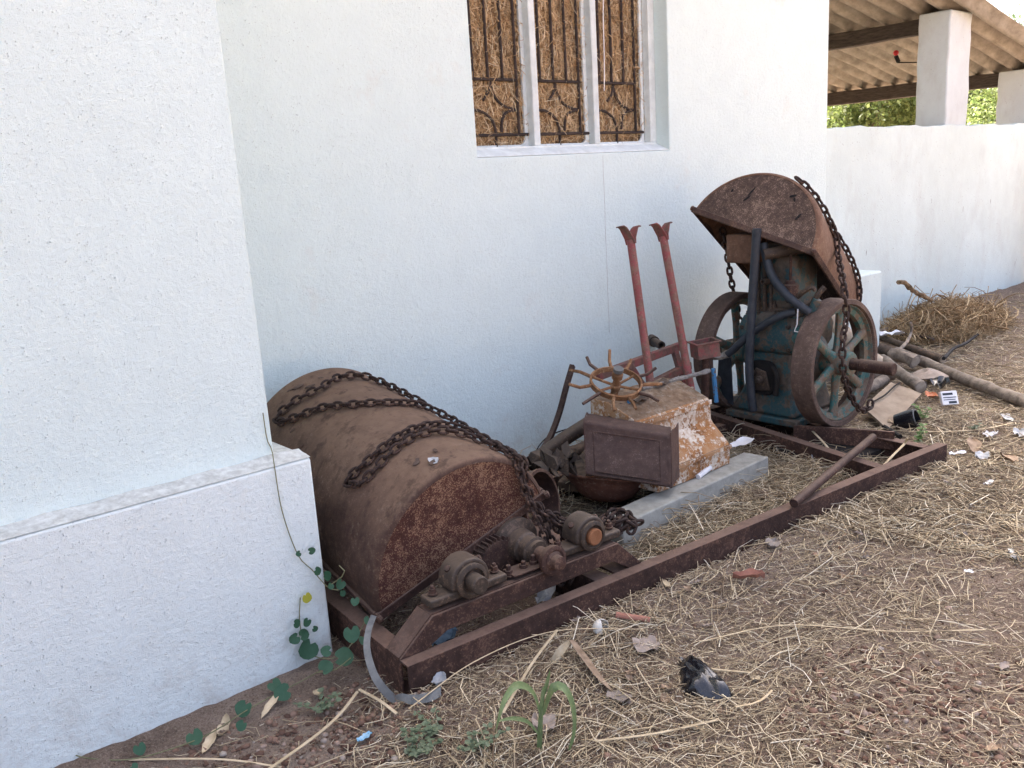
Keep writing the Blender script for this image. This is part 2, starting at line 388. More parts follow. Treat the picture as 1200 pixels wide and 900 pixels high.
class MB:
    def __init__(s):
        s.v, s.f = [], []

    def add(s, vs, fs, mtx=None):
        o = len(s.v)
        if mtx is not None:
            vs = [mtx @ Vector(v) for v in vs]
        s.v += [tuple(v) for v in vs]
        s.f += [tuple(i + o for i in f) for f in fs]
        return s

    def box(s, x0, x1, y0, y1, z0, z1, mtx=None):
        vs = [(x, y, z) for z in (z0, z1) for y in (y0, y1) for x in (x0, x1)]
        return s.add(vs, [(0, 2, 3, 1), (4, 5, 7, 6), (0, 1, 5, 4), (2, 6, 7, 3), (0, 4, 6, 2), (1, 3, 7, 5)], mtx)

    def hexa(s, bot, top):
        return s.add(list(bot) + list(top), [(3, 2, 1, 0), (4, 5, 6, 7), (0, 1, 5, 4), (1, 2, 6, 5), (2, 3, 7, 6), (3, 0, 4, 7)])

    def prism(s, poly, d0, d1, mtx=None):
        """polygon (x,y) extruded along z from d0 to d1"""
        n = len(poly)
        vs = [(x, y, d0) for x, y in poly] + [(x, y, d1) for x, y in poly]
        fs = [tuple(range(n - 1, -1, -1)), tuple(range(n, 2 * n))]
        fs += [(i, (i + 1) % n, n + (i + 1) % n, n + i) for i in range(n)]
        return s.add(vs, fs, mtx)

    def lathe(s, prof, mtx, n=24, closed=False, wob=0.0):
        m = len(prof)
        vs = []
        for k in range(n):
            a = 2 * math.pi * k / n
            for r, z in prof:
                r2 = r * (1 + wob * math.sin(3 * a + z * 40))
                vs.append((r2 * math.cos(a), r2 * math.sin(a), z))
        fs = []
        for k in range(n):
            k2 = (k + 1) % n
            for i in range(m if closed else m - 1):
                j = (i + 1) % m
                fs.append((k * m + i, k2 * m + i, k2 * m + j, k * m + j))
        if not closed:
            if prof[0][0] > 1e-5:
                fs.append(tuple(k * m for k in range(n - 1, -1, -1)))
            if prof[-1][0] > 1e-5:
                fs.append(tuple(k * m + m - 1 for k in range(n)))
        return s.add(vs, fs, mtx)

    def cyl(s, p0, p1, r, n=16, r1=None):
        p0, p1 = Vector(p0), Vector(p1)
        L = (p1 - p0).length
        return s.lathe([(r, 0), (r if r1 is None else r1, L)], axis_m(p0, p1 - p0), n)

    def pipe(s, p0, p1, r, ri, n=18):
        p0, p1 = Vector(p0), Vector(p1)
        L = (p1 - p0).length
        return s.lathe([(r, 0), (r, L), (ri, L), (ri, 0)], axis_m(p0, p1 - p0), n, closed=True)

    def tube(s, pts, r, n=8, flat=None, cap=True, ref=None, jit=0.0):
        pts = [Vector(p) for p in pts]
        if not isinstance(r, (list, tuple)):
            r = [r] * len(pts)
        x = None
        rings = []
        for i, p in enumerate(pts):
            t = (pts[min(i + 1, len(pts) - 1)] - pts[max(i - 1, 0)]).normalized()
            if x is None:
                x, y = frame_from(t, ref)
            else:
                x = (x - t * x.dot(t)).normalized()
            y = t.cross(x)
            a = flat or (1, 1)
            ring = []
            for k in range(n):
                th = 2 * math.pi * (k + 0.5) / n
                j = 1 + jit * (random.random() - 0.5)
                ring.append(p + (x * math.cos(th) * a[0] + y * math.sin(th) * a[1]) * r[i] * j)
            rings.append(ring)
        vs = [v for rg in rings for v in rg]
        fs = []
        for i in range(len(pts) - 1):
            for k in range(n):
                k2 = (k + 1) % n
                fs.append((i * n + k, i * n + k2, (i + 1) * n + k2, (i + 1) * n + k))
        if cap:
            fs.append(tuple(range(n - 1, -1, -1)))
            fs.append(tuple((len(pts) - 1) * n + k for k in range(n)))
        return s.add(vs, fs)

    def ball(s, c, r, nu=12, nv=8, sc=(1, 1, 1), mtx=None):
        vs, fs = [], []
        c = Vector(c)
        for j in range(nv + 1):
            ph = math.pi * j / nv
            for i in range(nu):
                th = 2 * math.pi * i / nu
                vs.append(c + Vector((math.sin(ph) * math.cos(th) * sc[0], math.sin(ph) * math.sin(th) * sc[1], math.cos(ph) * sc[2])) * r)
        for j in range(nv):
            for i in range(nu):
                i2 = (i + 1) % nu
                fs.append((j * nu + i, (j + 1) * nu + i, (j + 1) * nu + i2, j * nu + i2))
        return s.add(vs, fs, mtx)

    def sheet(s, rows, th=0.0):
        """grid of points (list of rows); th gives thickness along the normal"""
        nr, nc = len(rows), len(rows[0])
        P = [[Vector(p) for p in rw] for rw in rows]
        vs = [p for rw in P for p in rw]
        fs = [(i * nc + j, i * nc + j + 1, (i + 1) * nc + j + 1, (i + 1) * nc + j) for i in range(nr - 1) for j in range(nc - 1)]
        if th:
            off = nr * nc
            for i in range(nr):
                for j in range(nc):
                    a = P[min(i + 1, nr - 1)][j] - P[max(i - 1, 0)][j]
                    c_ = P[i][min(j + 1, nc - 1)] - P[i][max(j - 1, 0)]
                    nn = a.cross(c_)
                    nn = nn.normalized() if nn.length > 1e-9 else Vector((0, 0, 1))
                    vs.append(P[i][j] + nn * th)
            fs += [tuple(off + k for k in reversed(f)) for f in list(fs)]
            edge = [(0, j) for j in range(nc)] + [(i, nc - 1) for i in range(1, nr)] + [(nr - 1, j) for j in range(nc - 2, -1, -1)] + [(i, 0) for i in range(nr - 2, 0, -1)]
            ids = [i * nc + j for i, j in edge]
            for k in range(len(ids)):
                a, b2 = ids[k], ids[(k + 1) % len(ids)]
                fs.append((b2, a, a + off, b2 + off))
        return s.add(vs, fs)

    def build(s, name, mat, parent=None, smooth=35, bevel=0.0, seg=2):
        me = bpy.data.meshes.new(name)
        me.from_pydata(s.v, [], s.f)
        bmm = bmesh.new()
        bmm.from_mesh(me)
        bmesh.ops.remove_doubles(bmm, verts=bmm.verts, dist=1e-6)
        bmesh.ops.recalc_face_normals(bmm, faces=bmm.faces)
        bmm.to_mesh(me)
        bmm.free()
        me.materials.append(M[mat])
        if smooth:
            me.shade_smooth()
            me.set_sharp_from_angle(angle=R(smooth))
        o = bpy.data.objects.new(name, me)
        COL.objects.link(o)
        attach(o, parent)
        if bevel:
            md = o.modifiers.new('bevel', 'BEVEL')
            md.width = bevel
            md.segments = seg
            md.limit_method = 'ANGLE'
            md.angle_limit = R(40)
            md.harden_normals = False
        return o


def attach(o, parent):
    if parent is not None:
        o.parent = parent
        if parent.type == 'EMPTY':
            o.matrix_parent_inverse = Matrix.Translation(-parent.location)


def tag(o, label=None, cat=None, group=None, kind=None):
    if label:
        o['label'] = label
    if cat:
        o['category'] = cat
    if group:
        o['group'] = group
    if kind:
        o['kind'] = kind
    return o


def thing(name, loc, label, cat, group=None):
    o = bpy.data.objects.new(name, None)
    o.empty_display_size = 0.1
    o.location = loc
    COL.objects.link(o)
    return tag(o, label, cat, group)


def dup(src, parent, mtx):
    o = src.copy()
    COL.objects.link(o)
    o.parent = parent
    if parent is not None and parent.type == 'EMPTY':
        o.matrix_parent_inverse = Matrix.Translation(-parent.location)
    o.matrix_basis = mtx
    return o


def smoothpath(pts, step):
    """Catmull-Rom through pts resampled at a fixed step"""
    P = [Vector(p) for p in pts]
    P = [P[0] * 2 - P[1]] + P + [P[-1] * 2 - P[-2]]
    out = []
    for i in range(1, len(P) - 2):
        p0, p1, p2, p3 = P[i - 1:i + 3]
        n = max(2, int((p2 - p1).length / (step * 0.1)) + 1)
        for k in range(n):
            t = k / n
            out.append(0.5 * ((2 * p1) + (p2 - p0) * t + (2 * p0 - 5 * p1 + 4 * p2 - p3) * t * t + (3 * p1 - p0 - 3 * p2 + p3) * t ** 3))
    out.append(P[-2])
    res = [out[0]]
    acc = 0.0
    for a, b2 in zip(out, out[1:]):
        acc += (b2 - a).length
        if acc >= step:
            res.append(b2)
            acc = 0.0
    return res


def np_mesh(name, verts, faces, mat, smooth=False, parent=None):
    """fast mesh from numpy arrays; faces is (N,k)"""
    me = bpy.data.meshes.new(name)
    nv, (nf, k) = len(verts), faces.shape
    me.vertices.add(nv)
    me.vertices.foreach_set('co', np.asarray(verts, np.float32).ravel())
    me.loops.add(nf * k)
    me.loops.foreach_set('vertex_index', faces.astype(np.int32).ravel())
    me.polygons.add(nf)
    me.polygons.foreach_set('loop_start', np.arange(0, nf * k, k, dtype=np.int32))
    me.update(calc_edges=True)
    if smooth:
        me.shade_smooth()
    me.materials.append(M[mat])
    o = bpy.data.objects.new(name, me)
    COL.objects.link(o)
    attach(o, parent)
    return o


def strands(P, D, L, rad, curve, nseg=3, flat=1.0):
    """N bent three-sided stalks: start P, unit direction D, length L, radius rad, sideways curve vector"""
    N = len(P)
    t = np.linspace(0, 1, nseg + 1)
    C = P[:, None, :] + D[:, None, :] * (L[:, None] * t)[:, :, None] + curve[:, None, :] * (4 * t * (1 - t))[None, :, None]
    up_ = np.where(np.abs(D[:, 2:3]) > 0.9, np.array([[1.0, 0, 0]]), np.array([[0, 0, 1.0]]))
    X = np.cross(D, up_)
    X /= np.linalg.norm(X, axis=1, keepdims=True) + 1e-9
    Yv = np.cross(X, D)
    vs = []
    for k in range(3):
        a = 2 * np.pi * k / 3 + 0.5
        off = (X * np.cos(a) + Yv * np.sin(a) * flat) * rad[:, None]
        taper = 1 - 0.35 * t
        vs.append(C + off[:, None, :] * taper[None, :, None])
    Vv = np.stack(vs, 2).reshape(N, (nseg + 1) * 3, 3)
    fs = []
    for i in range(nseg):
        for k in range(3):
            k2 = (k + 1) % 3
            fs.append((i * 3 + k, i * 3 + k2, (i + 1) * 3 + k2, (i + 1) * 3 + k))
    fs = np.array(fs)
    F = (fs[None] + (np.arange(N) * (nseg + 1) * 3)[:, None, None]).reshape(-1, 4)
    return Vv.reshape(-1, 3), F


def rail_bank(x, y):
    """soil and chaff banked up outside the long rail of the frame, fading out beyond both ends"""
    d = 1.815 - 0.084 * (x - 1.119) - y
    along = np.clip((x - 0.85) / 0.3, 0, 1) * np.clip((4.15 - x) / 0.4, 0, 1)
    return 0.042 * along * np.exp(-(np.maximum(d, 0) / 0.30) ** 2) * np.clip((d + 0.05) / 0.05, 0, 1)


def gz(x, y):
    """height of the soil"""
    return (0.010 * np.sin(1.9 * x + 0.7) * np.cos(2.3 * y + 0.4) + 0.006 * np.sin(6.1 * x + 1.3 * y) * np.sin(5.3 * y - 1.1 * x)
            + 0.003 * np.sin(17 * x + 5 * y) * np.cos(19 * y - 3 * x) - 0.006 + rail_bank(x, y))

# ================================================================== GROUND
def axis_lines(lo, hi, step, outer_lo, outer_hi):
    return np.concatenate([np.array(outer_lo, float), np.arange(lo, hi, step), np.array(outer_hi, float)])


gx = axis_lines(-1.0, 11.0, 0.03, [-400, -120, -40, -14, -5, -2], [11.5, 13, 16, 24, 50, 140, 400])
gy = axis_lines(-1.6, 3.7, 0.03, [-400, -120, -40, -14, -5, -2.5], [4.5, 6, 9, 16, 40, 140, 400])
GX, GY = np.meshgrid(gx, gy)
near = (GX > -1.5) & (GX < 11.2) & (GY > -2) & (GY < 3.8)
GZ = np.where(near, gz(GX, GY) + rng.normal(0, 0.0022, GX.shape), 0.0)
# soil banked against the foot of the walls
GZ += np.where(near & (GX < 1.12), 0.02 * np.exp(-((GY - 2.2) / 0.12) ** 2), 0.0)
GZ += np.where(near & (GX > 5.4), 0.035 * np.exp(-((GY - 3.45) / 0.3) ** 2), 0.0)
nxg, nyg = len(gx), len(gy)
ii, jj = np.meshgrid(np.arange(nxg - 1), np.arange(nyg - 1))
a0 = jj * nxg + ii
tag(np_mesh('ground', np.stack([GX, GY, GZ], 2).reshape(-1, 3),
            np.stack([a0, a0 + 1, a0 + nxg + 1, a0 + nxg], 2).reshape(-1, 4), 'soil', True), kind='structure')

# ================================================================== BUILDING
WY, PYF = 3.12, 2.269          # main wall face, projecting bay face
bld = thing('white_building', (1.0, 3.12, 0), 'white plastered building with a straw filled window and projecting plinth', 'building')
# main wall with the window opening as real depth
X0, X1, Z0, Z1 = 2.512, 3.822, 1.452, 2.85
mb = MB()
L0, L1_, ZB, ZT, DEP = 0.9, 5.392, -0.3, 4.6, 0.36
vs = [(L0, WY, ZB), (L1_, WY, ZB), (L1_, WY, ZT), (L0, WY, ZT), (X0, WY, Z0), (X1, WY, Z0), (X1, WY, Z1), (X0, WY, Z1)]
vs += [(x, WY + DEP, z) for x, y, z in vs]
fs = [(0, 1, 5, 4), (1, 2, 6, 5), (2, 3, 7, 6), (3, 0, 4, 7), (9, 8, 12, 13), (10, 9, 13, 14), (11, 10, 14, 15), (8, 11, 15, 12),
      (4, 5, 13, 12), (5, 6, 14, 13), (6, 7, 15, 14), (7, 4, 12, 15), (0, 8, 9, 1), (1, 9, 10, 2), (2, 10, 11, 3), (3, 11, 8, 0)]
mb.add(vs, fs)
wall = mb.build('wall', 'plaster', bld, bevel=0.006)
MB().box(-8, 1.021, PYF, 8.0, -0.3, 4.6).build('pilaster', 'plaster_near', bld, bevel=0.007)
# plinth with a slightly sloping dusty ledge
mb = MB()
mb.box(-8, 1.100, 2.206, 3.14, -0.3, 0.622)
mb.build('plinth', 'plaster_plinth', bld, bevel=0.008)
led = MB()
n = 60
rows = []
for r_, (yy, dz) in enumerate([(2.207, 0.000), (2.225, 0.005), (2.25, 0.009), (2.2685, 0.016)]):
    rows.append([(-2 + (3.099 if r_ == 0 else 3.096 - 0.0) * k / n, yy, 0.6235 + dz + 0.0025 * math.sin(k * 1.7 + r_) * (r_ > 0)) for k in range(n + 1)])
led.sheet(rows)
led.sheet([[(1.0215, 2.2685 + 0.85 * k / 8, 0.6395) for k in range(9)], [(1.0985, 2.2685 + 0.85 * k / 8, 0.6235) for k in range(9)]])
led.build('ledge', 'ledge', bld)
MB().box(1.03, 5.39, 3.49, 8.0, -0.3, 4.55).build('rear_wall', 'plaster', bld)
MB().box(-8.3, 5.7, 2.0, 8.3, 4.602, 4.75).build('roof', 'concrete', bld, bevel=0.01)
# window
FY0, FY1 = 3.205, 3.25         # recessed white frame
fr = MB()
xs = [(2.512, 2.556), (2.935, 2.975), (3.345, 3.385), (3.772, 3.822)]
fr.box(X0 + .001, X1 - .001, FY0, FY1, Z0 + .001, Z0 + 0.048)
fr.box(X0 + .001, X1 - .001, FY0, FY1, Z1 - 0.05, Z1 - .001)
fr.box(xs[0][0] + .001, xs[0][1], FY0 + .002, FY1, Z0 + 0.047, Z1 - 0.049)
fr.box(xs[3][0], xs[3][1] - .001, FY0 + .002, FY1, Z0 + 0.047, Z1 - 0.049)
win = fr.build('window', 'frame_white', bld, bevel=0.004)
tag(win, 'white framed window with two mullions and iron grille')
for x0, x1 in xs[1:3]:
    MB().box(x0, x1, FY0 + .002, FY1 + .015, Z0 + 0.047, Z1 - 0.049).build('mullion', 'frame_white', win, bevel=0.005)
# sloping sill in front of the frame
sl = MB()
sl.prism([(3.121, 1.4535), (3.205, 1.4535), (3.205, 1.492), (3.15, 1.470)], X0 + .002, X1 - .002,
         Matrix(((0, 0, 1, 0), (1, 0, 0, 0), (0, 1, 0, 0), (0, 0, 0, 1))))
sl.build('sill', 'frame_white', win, bevel=0.004)
# inner stepped reveal of each light, with rounded lower corners
for (xa, xb) in ((xs[0][1], xs[1][0]), (xs[1][1], xs[2][0]), (xs[2][1], xs[3][0])):
    iv = MB()
    ring_o = [(xa + .0005, Z0 + .0485), (xb - .0005, Z0 + .0485), (xb - .0005, Z1 - .051), (xa + .0005, Z1 - .051)]
    ins, rc = 0.020, 0.030
    lo, hi, le, ri = Z0 + .049 + 0.008, Z1 - .06, xa + ins * 0.4, xb - ins
    inner = []
    for cx_, cz_, a_ in ((le + rc, lo + rc, 180), (ri - rc, lo + rc, 270), (ri - rc, hi - rc, 0), (le + rc, hi - rc, 90)):
        for q in range(5):
            inner.append((cx_ + rc * math.cos(R(a_ + q * 22.5)), cz_ + rc * math.sin(R(a_ + q * 22.5))))
    vs = [(x, FY0 + 0.045, z) for x, z in ring_o] + [(x, FY0 + 0.045, z) for x, z in inner] + [(x, FY1 + 0.012, z) for x, z in inner]
    fs = []
    for q in range(4):
        for s_ in range(4):
            k = 4 + q * 5 + s_
            fs.append((q, k + 1, k))
        fs.append((q, (q + 1) % 4, 4 + ((q + 1) % 4) * 5, 4 + q * 5 + 4))
    for k in range(20):
        fs.append((4 + k, 4 + (k + 1) % 20, 24 + (k + 1) % 20, 24 + k))
    iv.add(vs, fs)
    iv.build('reveal', 'frame_white', win)
# hairline cracks in the render
for (xa, za, zb_, sd) in ((3.305, 1.44, 0.55, 3),):
    rg_ = random.Random(sd)
    pts = [V(xa + .0012 * math.sin(k * .8 + sd) + rg_.uniform(-.0006, .0006), WY - 0.0002, za + (zb_ - za) * k / 24) for k in range(25)]
    MB().tube(pts, [0.0003 + .0004 * rg_.random() for _ in pts], 4).build('crack', 'greyleaf', bld)
# iron grille: every bar is a piece
GYW = 3.2495
for (xa, xb) in ((2.576, 2.925), (2.985, 3.335), (3.395, 3.752)):
    w_ = xb - xa
    bars = []
    zb, zm = 1.555, 1.80
    for fr_ in (0.12, 0.37, 0.62, 0.86):
        bars.append([(xa + w_ * fr_, zm if fr_ not in (0.86,) else zb), (xa + w_ * fr_, 2.8)])
    bars.append([(xa + 0.004, zb), (xb + 0.01, zb)])
    bars.append([(xa + 0.004, zm), (xa + w_ * 0.86, zm)])
    bars.append([(xa + w_ * .46, 1.502), (xa + w_ * .46, zb + .02), (xa + w_ * .40, zb + .07), (xa + w_ * .24, zb + .105), (xa + .006, zb + .115)])
    bars.append([(xa + w_ * .42, zm), (xa + w_ * .44, zm - .05), (xa + w_ * .55, zm - .10), (xa + w_ * .72, zm - .125), (xa + w_ * .86, zm - .13)])
    bars.append([(xa + w_ * .42, zm), (xa + w_ * .38, zm - .05), (xa + w_ * .28, zm - .09)])
    bars.append([(xa + w_ * .86, zm - .13), (xa + w_ * .66, zb + .10), (xa + w_ * .58, zb + .06), (xa + w_ * .56, zb)])
    for br in bars:
        pts = [V(x, GYW + (0.006 if len(br) > 2 else 0.0), z) for x, z in br]
        if len(pts) > 2:
            pts = smoothpath(pts, 0.02)
        MB().tube(pts, 0.0072, 6).build('grille_bar', 'grille', win)
# straw stuffed behind the grille
N = 13000
P = np.stack([rng.uniform(2.55, 3.80, N), rng.uniform(3.254, 3.286, N), rng.uniform(1.49, 2.62, N)], 1)
ang = rng.uniform(0, 2 * np.pi, N)
D = np.stack([np.cos(ang) * 0.8, rng.uniform(-0.30, 0.2, N), np.sin(ang) * 1.0], 1)
D /= np.linalg.norm(D, axis=1, keepdims=True)
Lg = rng.uniform(0.02, 0.085, N)
cv = rng.normal(0, 0.006, (N, 3))
Pv, Pf = strands(P, D, Lg, rng.uniform(0.0008, 0.0026, N), cv, 2)
out_ = []
for (xa, xb) in ((2.60, 2.93), (3.0, 3.33), (3.41, 3.74)):
    for k in range(110):
        out_.append((random.uniform(xa, xb), 3.262, random.uniform(1.49, 2.5)))
out_ = np.array(out_)
N2 = len(out_)
D2 = rng.normal(0, 1, (N2, 3))
D2[:, 1] = -np.abs(D2[:, 1]) * 0.35
D2[:, 0] += 0.4
D2 /= np.linalg.norm(D2, axis=1, keepdims=True)
v2, f2 = strands(out_, D2, rng.uniform(0.03, 0.10, N2), rng.uniform(0.0006, 0.0011, N2), rng.normal(0, 0.012, (N2, 3)), 3)
so = np_mesh('straw', np.concatenate([Pv, v2]), np.concatenate([Pf, f2 + len(Pv)]), 'straw_win')
tag(so, 'dry brown straw stuffed tight behind the window grille', 'straw', kind='stuff')
mb = MB()
nx_, nz_ = 44, 40
rows = [[(2.52 + 1.29 * i / nx_, 3.282 + 0.006 * math.sin(i * 2.1 + j) + 0.006 * random.random(), 1.456 + 1.38 * j / nz_) for i in range(nx_ + 1)] for j in range(nz_ + 1)]
mb.sheet(rows, 0.05)
o = mb.build('straw_bale', 'straw_win')
M['bale'] = plain('straw_bale', (0.20, 0.125, 0.06), (0.48, 0.32, 0.17), 0.95, 60, 0.9, 0.01)
o.data.materials[0] = M['bale']
tag(o, 'packed wall of straw filling the window behind the loose stalks', 'straw', kind='stuff')
# white string hanging in the right light
tag(MB().tube(smoothpath([V(3.52, 3.235, 2.6), V(3.475, 3.238, 2.2), V(3.468, 3.24, 1.9), V(3.462, 3.242, 1.76)], 0.03), 0.0028, 5).build('string', 'paper'),
    'white string hanging in the right hand light of the window', 'string')

# ================================================================== LOW WALL AND OPEN SHED
RWY = 3.42
gw = thing('boundary_wall', (7.5, RWY, 0), 'low limewashed wall below the open shed', 'wall')
mb = MB()
nseg = 40
xs_ = [5.40 + (9.75 - 5.40) * k / nseg for k in range(nseg + 1)]
top = [1.573 + 0.006 * math.sin(k * 0.9) + 0.005 * math.sin(k * 2.3) for k in range(nseg + 1)]
vs, fs = [], []
for k in range(nseg + 1):
    vs += [(xs_[k], RWY, -0.3), (xs_[k], RWY, top[k]), (xs_[k], RWY + 0.22, top[k] - 0.004), (xs_[k], RWY + 0.22, -0.3)]
for k in range(nseg):
    a = k * 4
    fs += [(a, a + 4, a + 5, a + 1), (a + 1, a + 5, a + 6, a + 2), (a + 2, a + 6, a + 7, a + 3)]
fs += [(0, 1, 2, 3), (nseg * 4 + 3, nseg * 4 + 2, nseg * 4 + 1, nseg * 4)]
mb.add(vs, fs).build('wall_panel', 'limewash', gw, bevel=0.006)
tag(MB().box(5.30, 5.80, 2.93, 3.418, -0.3, 0.60).build('plinth_block', 'limewash', bevel=0.012),
    'low white plastered block at the corner behind the engine', 'block')
tag(MB().hexa([(9.86, 3.05, -.2), (10.3, 3.05, -.2), (10.3, 3.40, -.2), (9.86, 3.40, -.2)], [(9.80, 3.08, 1.56), (10.2, 3.08, 1.56), (10.2, 3.40, 1.56), (9.80, 3.40, 1.56)]).build('gate_pier', 'tan_brick', bevel=0.01),
    'tan rendered pier beyond the far end of the low wall', 'pier')

shed = thing('open_shed', (7.8, 3.5, 0), 'open shed with a corrugated sheet roof on grey columns', 'shed')


def column(x0, x1, y0, y1, z0, z1):
    m_ = MB()
    vs_, fs_ = [], []
    K = 9
    for k in range(K + 1):
        z = z0 + (z1 - z0) * k / K
        j = lambda: random.uniform(-0.006, 0.006)
        vs_ += [(x0 + j(), y0 + j(), z), (x1 + j(), y0 + j(), z), (x1 + j(), y1 + j(), z), (x0 + j(), y1 + j(), z)]
    for k in range(K):
        for q in range(4):
            fs_.append((k * 4 + q, k * 4 + (q + 1) % 4, k * 4 + 4 + (q + 1) % 4, k * 4 + 4 + q))
    fs_ += [(3, 2, 1, 0), (K * 4, K * 4 + 1, K * 4 + 2, K * 4 + 3)]
    m_.add(vs_, fs_)
    return m_.build('column', 'column', shed, bevel=0.012)


column(7.80, 8.215, 3.435, 3.70, 1.555, 2.485)
column(9.80, 10.21, 3.435, 3.82, 1.30, 2.10)


def roof_z(x):
    return 2.545 - 0.19 * (x - 7.8)


pitch, amp = 0.177, 0.044
ystart = 3.27
for s_ in range(6):                      # overlapping corrugated sheets, six flutes each
    y0 = ystart + s_ * 6 * pitch
    rows = []
    for x in np.linspace(5.42, 10.2, 14):
        sag = 0.004 * math.sin(x * 5 + s_)
        rows.append([(x + 0.02 * math.sin(s_ * 3.1), y0 + k * pitch / 8, roof_z(x) + amp * math.cos(2 * math.pi * k / 8) + sag + s_ * 0.0) for k in range(49 + 4)])
    if s_ % 2:
        rows = [[(x, y, z + 0.009) for x, y, z in rw] for rw in rows]
    MB().sheet(rows, 0.006).build('roof_sheet', 'roof', shed, smooth=60)


def beam(x, y0, y1, w, h, drop):
    K = 16
    ms = MB()
    pts = [V(x + random.uniform(-.01, .01), y0 + (y1 - y0) * k / K, roof_z(x) - amp - drop - h / 2 + random.uniform(-.006, .006)) for k in range(K + 1)]
    ms.tube(pts, [random.uniform(0.92, 1.06) for _ in pts], 4, flat=(w * 0.7, h * 0.7), ref=V(1, 0, 0))
    return ms.build('beam', 'beam', shed, bevel=0.008)


beam(7.97, 3.62, 9.6, 0.13, 0.10, 0.012)
beam(9.88, 3.7, 9.6, 0.14, 0.13, 0.012)
beam(5.75, 3.5, 9.6, 0.13, 0.10, 0.012)
for x, y in ((7.95, 9.5), (9.85, 9.5)):
    column(x - .18, x + .18, y - .18, y + .18, -0.2, 1.9 if x > 9 else 2.3)
lb = thing('light_bulb', (8.037, 4.000, 2.235), 'small red bulb in a holder under the shed roof', 'lamp')
p0 = V(*(8.037, 4.000, 2.235))
MB().ball(p0, 0.024, 12, 8).build('globe', 'redglass', lb)
MB().cyl(p0 + V(0.0, 0, -0.026), p0 + V(0.03, -0.01, -0.075), 0.018, 10).build('holder', 'black', lb)
MB().tube([p0 + V(0.03, 0, -.08), p0 + V(0.16, -.12, -.09), p0 + V(0.28, -.24, -.06)], 0.005, 6).build('cable', 'black', lb)


# ================================================================== TREES BEYOND THE SHED
def tree(label, base, th, blobs, nleaf, lm, size, seed):
    rg = np.random.default_rng(seed)
    t = thing('tree', base, label, 'tree')
    bx, by, bz = base
    tr = MB()
    top_ = V(bx + rg.uniform(-.2, .2), by, th)
    tr.tube(smoothpath([V(bx, by, -0.3), V(bx + .05, by, th * .5), top_], 0.4), [0.22, 0.2, 0.18, 0.16, 0.15, 0.14, 0.13, .12, .12, .12, .12, .12][:len(smoothpath([V(bx, by, -0.3), V(bx + .05, by, th * .5), top_], 0.4))], 8, jit=0.15)
    for (cx_, cy_, cz_, r_) in blobs:
        tr.tube([top_ - V(0, 0, .3), (top_ + V(cx_, cy_, cz_)) / 2 + V(rg.uniform(-.2, .2), 0, .1), V(cx_, cy_, cz_)], [0.09, 0.05, 0.02], 6)
    tr.build('trunk', 'trunk', t)
    Ps = []
    w_ = np.array([q[3] ** 2 for q in blobs])
    w_ = w_ / w_.sum()
    for (cx_, cy_, cz_, r_), ww in zip(blobs, w_):
        n_ = int(nleaf * ww)
        sub = rg.normal(0, 1, (max(6, int(10 * r_)), 3))
        sub /= np.linalg.norm(sub, axis=1, keepdims=True)
        cc = np.array([cx_, cy_, cz_]) + sub * r_ * rg.uniform(0.45, 0.95, (len(sub), 1)) * np.array([1, 1, .75])
        pick = rg.integers(0, len(cc), n_)
        Ps.append(cc[pick] + rg.normal(0, 0.17 * r_ + 0.05, (n_, 3)))
    Pp = np.concatenate(Ps)
    n_ = len(Pp)
    d1 = rg.normal(0, 1, (n_, 3))
    d1[:, 2] -= 0.5
    d1 /= np.linalg.norm(d1, axis=1, keepdims=True)
    nn = rg.normal(0, .6, (n_, 3)) + np.array([0, 0, 1.0])
    d2 = np.cross(d1, nn)
    d2 /= np.linalg.norm(d2, axis=1, keepdims=True) + 1e-9
    sz = rg.uniform(.6, 1.3, (n_, 1)) * size
    q = np.stack([Pp, Pp + d1 * sz * .5 + d2 * sz * .28, Pp + d1 * sz, Pp + d1 * sz * .5 - d2 * sz * .28], 1)
    np_mesh('crown', q.reshape(-1, 3), np.arange(n_ * 4).reshape(n_, 4), lm, parent=t)


tree('bushy yellow green tree seen under the shed roof beside the main wall', (18.5, 9.6, 0), 1.9,
     [(18.2, 10.0, 3.3, 1.2), (19.2, 9.2, 2.9, 1.1), (18.0, 9.0, 2.5, .9), (19.6, 10.4, 3.6, 1.1), (18.9, 9.6, 1.9, .9), (17.6, 10.1, 2.0, .8)], 20000, 'tree_leaf', 0.115, 11)
tree('dense green tree behind the grey shed column', (24.5, 11.4, 0), 2.2,
     [(24.3, 11.6, 3.9, 1.5), (25.5, 11.0, 3.4, 1.4), (23.7, 11.4, 2.8, 1.2), (25.8, 10.6, 2.6, 1.1), (24.6, 11.2, 2.2, 1.2), (24.0, 12.2, 3.2, 1.2)], 20000, 'tree_leaf', 0.13, 12)
tree('darker tall tree far off between the two shed columns', (44, 17.5, 0), 3.0,
     [(44, 17.6, 5.6, 2.0), (45.4, 17.0, 4.7, 1.8), (42.8, 17.6, 4.3, 1.7), (44.5, 17.4, 3.0, 1.8)], 14000, 'tree_leaf_dark', 0.20, 13)
tree('low light green bush just beyond the low wall end', (22.0, 8.4, 0), 1.0,
     [(21.8, 8.5, 2.0, .9), (22.6, 8.2, 1.7, .9), (21.4, 8.2, 1.6, .8), (22.0, 8.6, 1.1, .9)], 12000, 'tree_leaf', 0.10, 14)
tree('shady tree farther back left of the shed column', (31, 18.5, 0), 2.4,
     [(31, 18.5, 4.6, 1.7), (29.6, 19.4, 3.8, 1.6), (32.4, 18.2, 3.6, 1.6), (30.6, 18.8, 2.6, 1.7), (28.6, 19.2, 2.6, 1.4)], 14000, 'tree_leaf_dark', 0.17, 15)


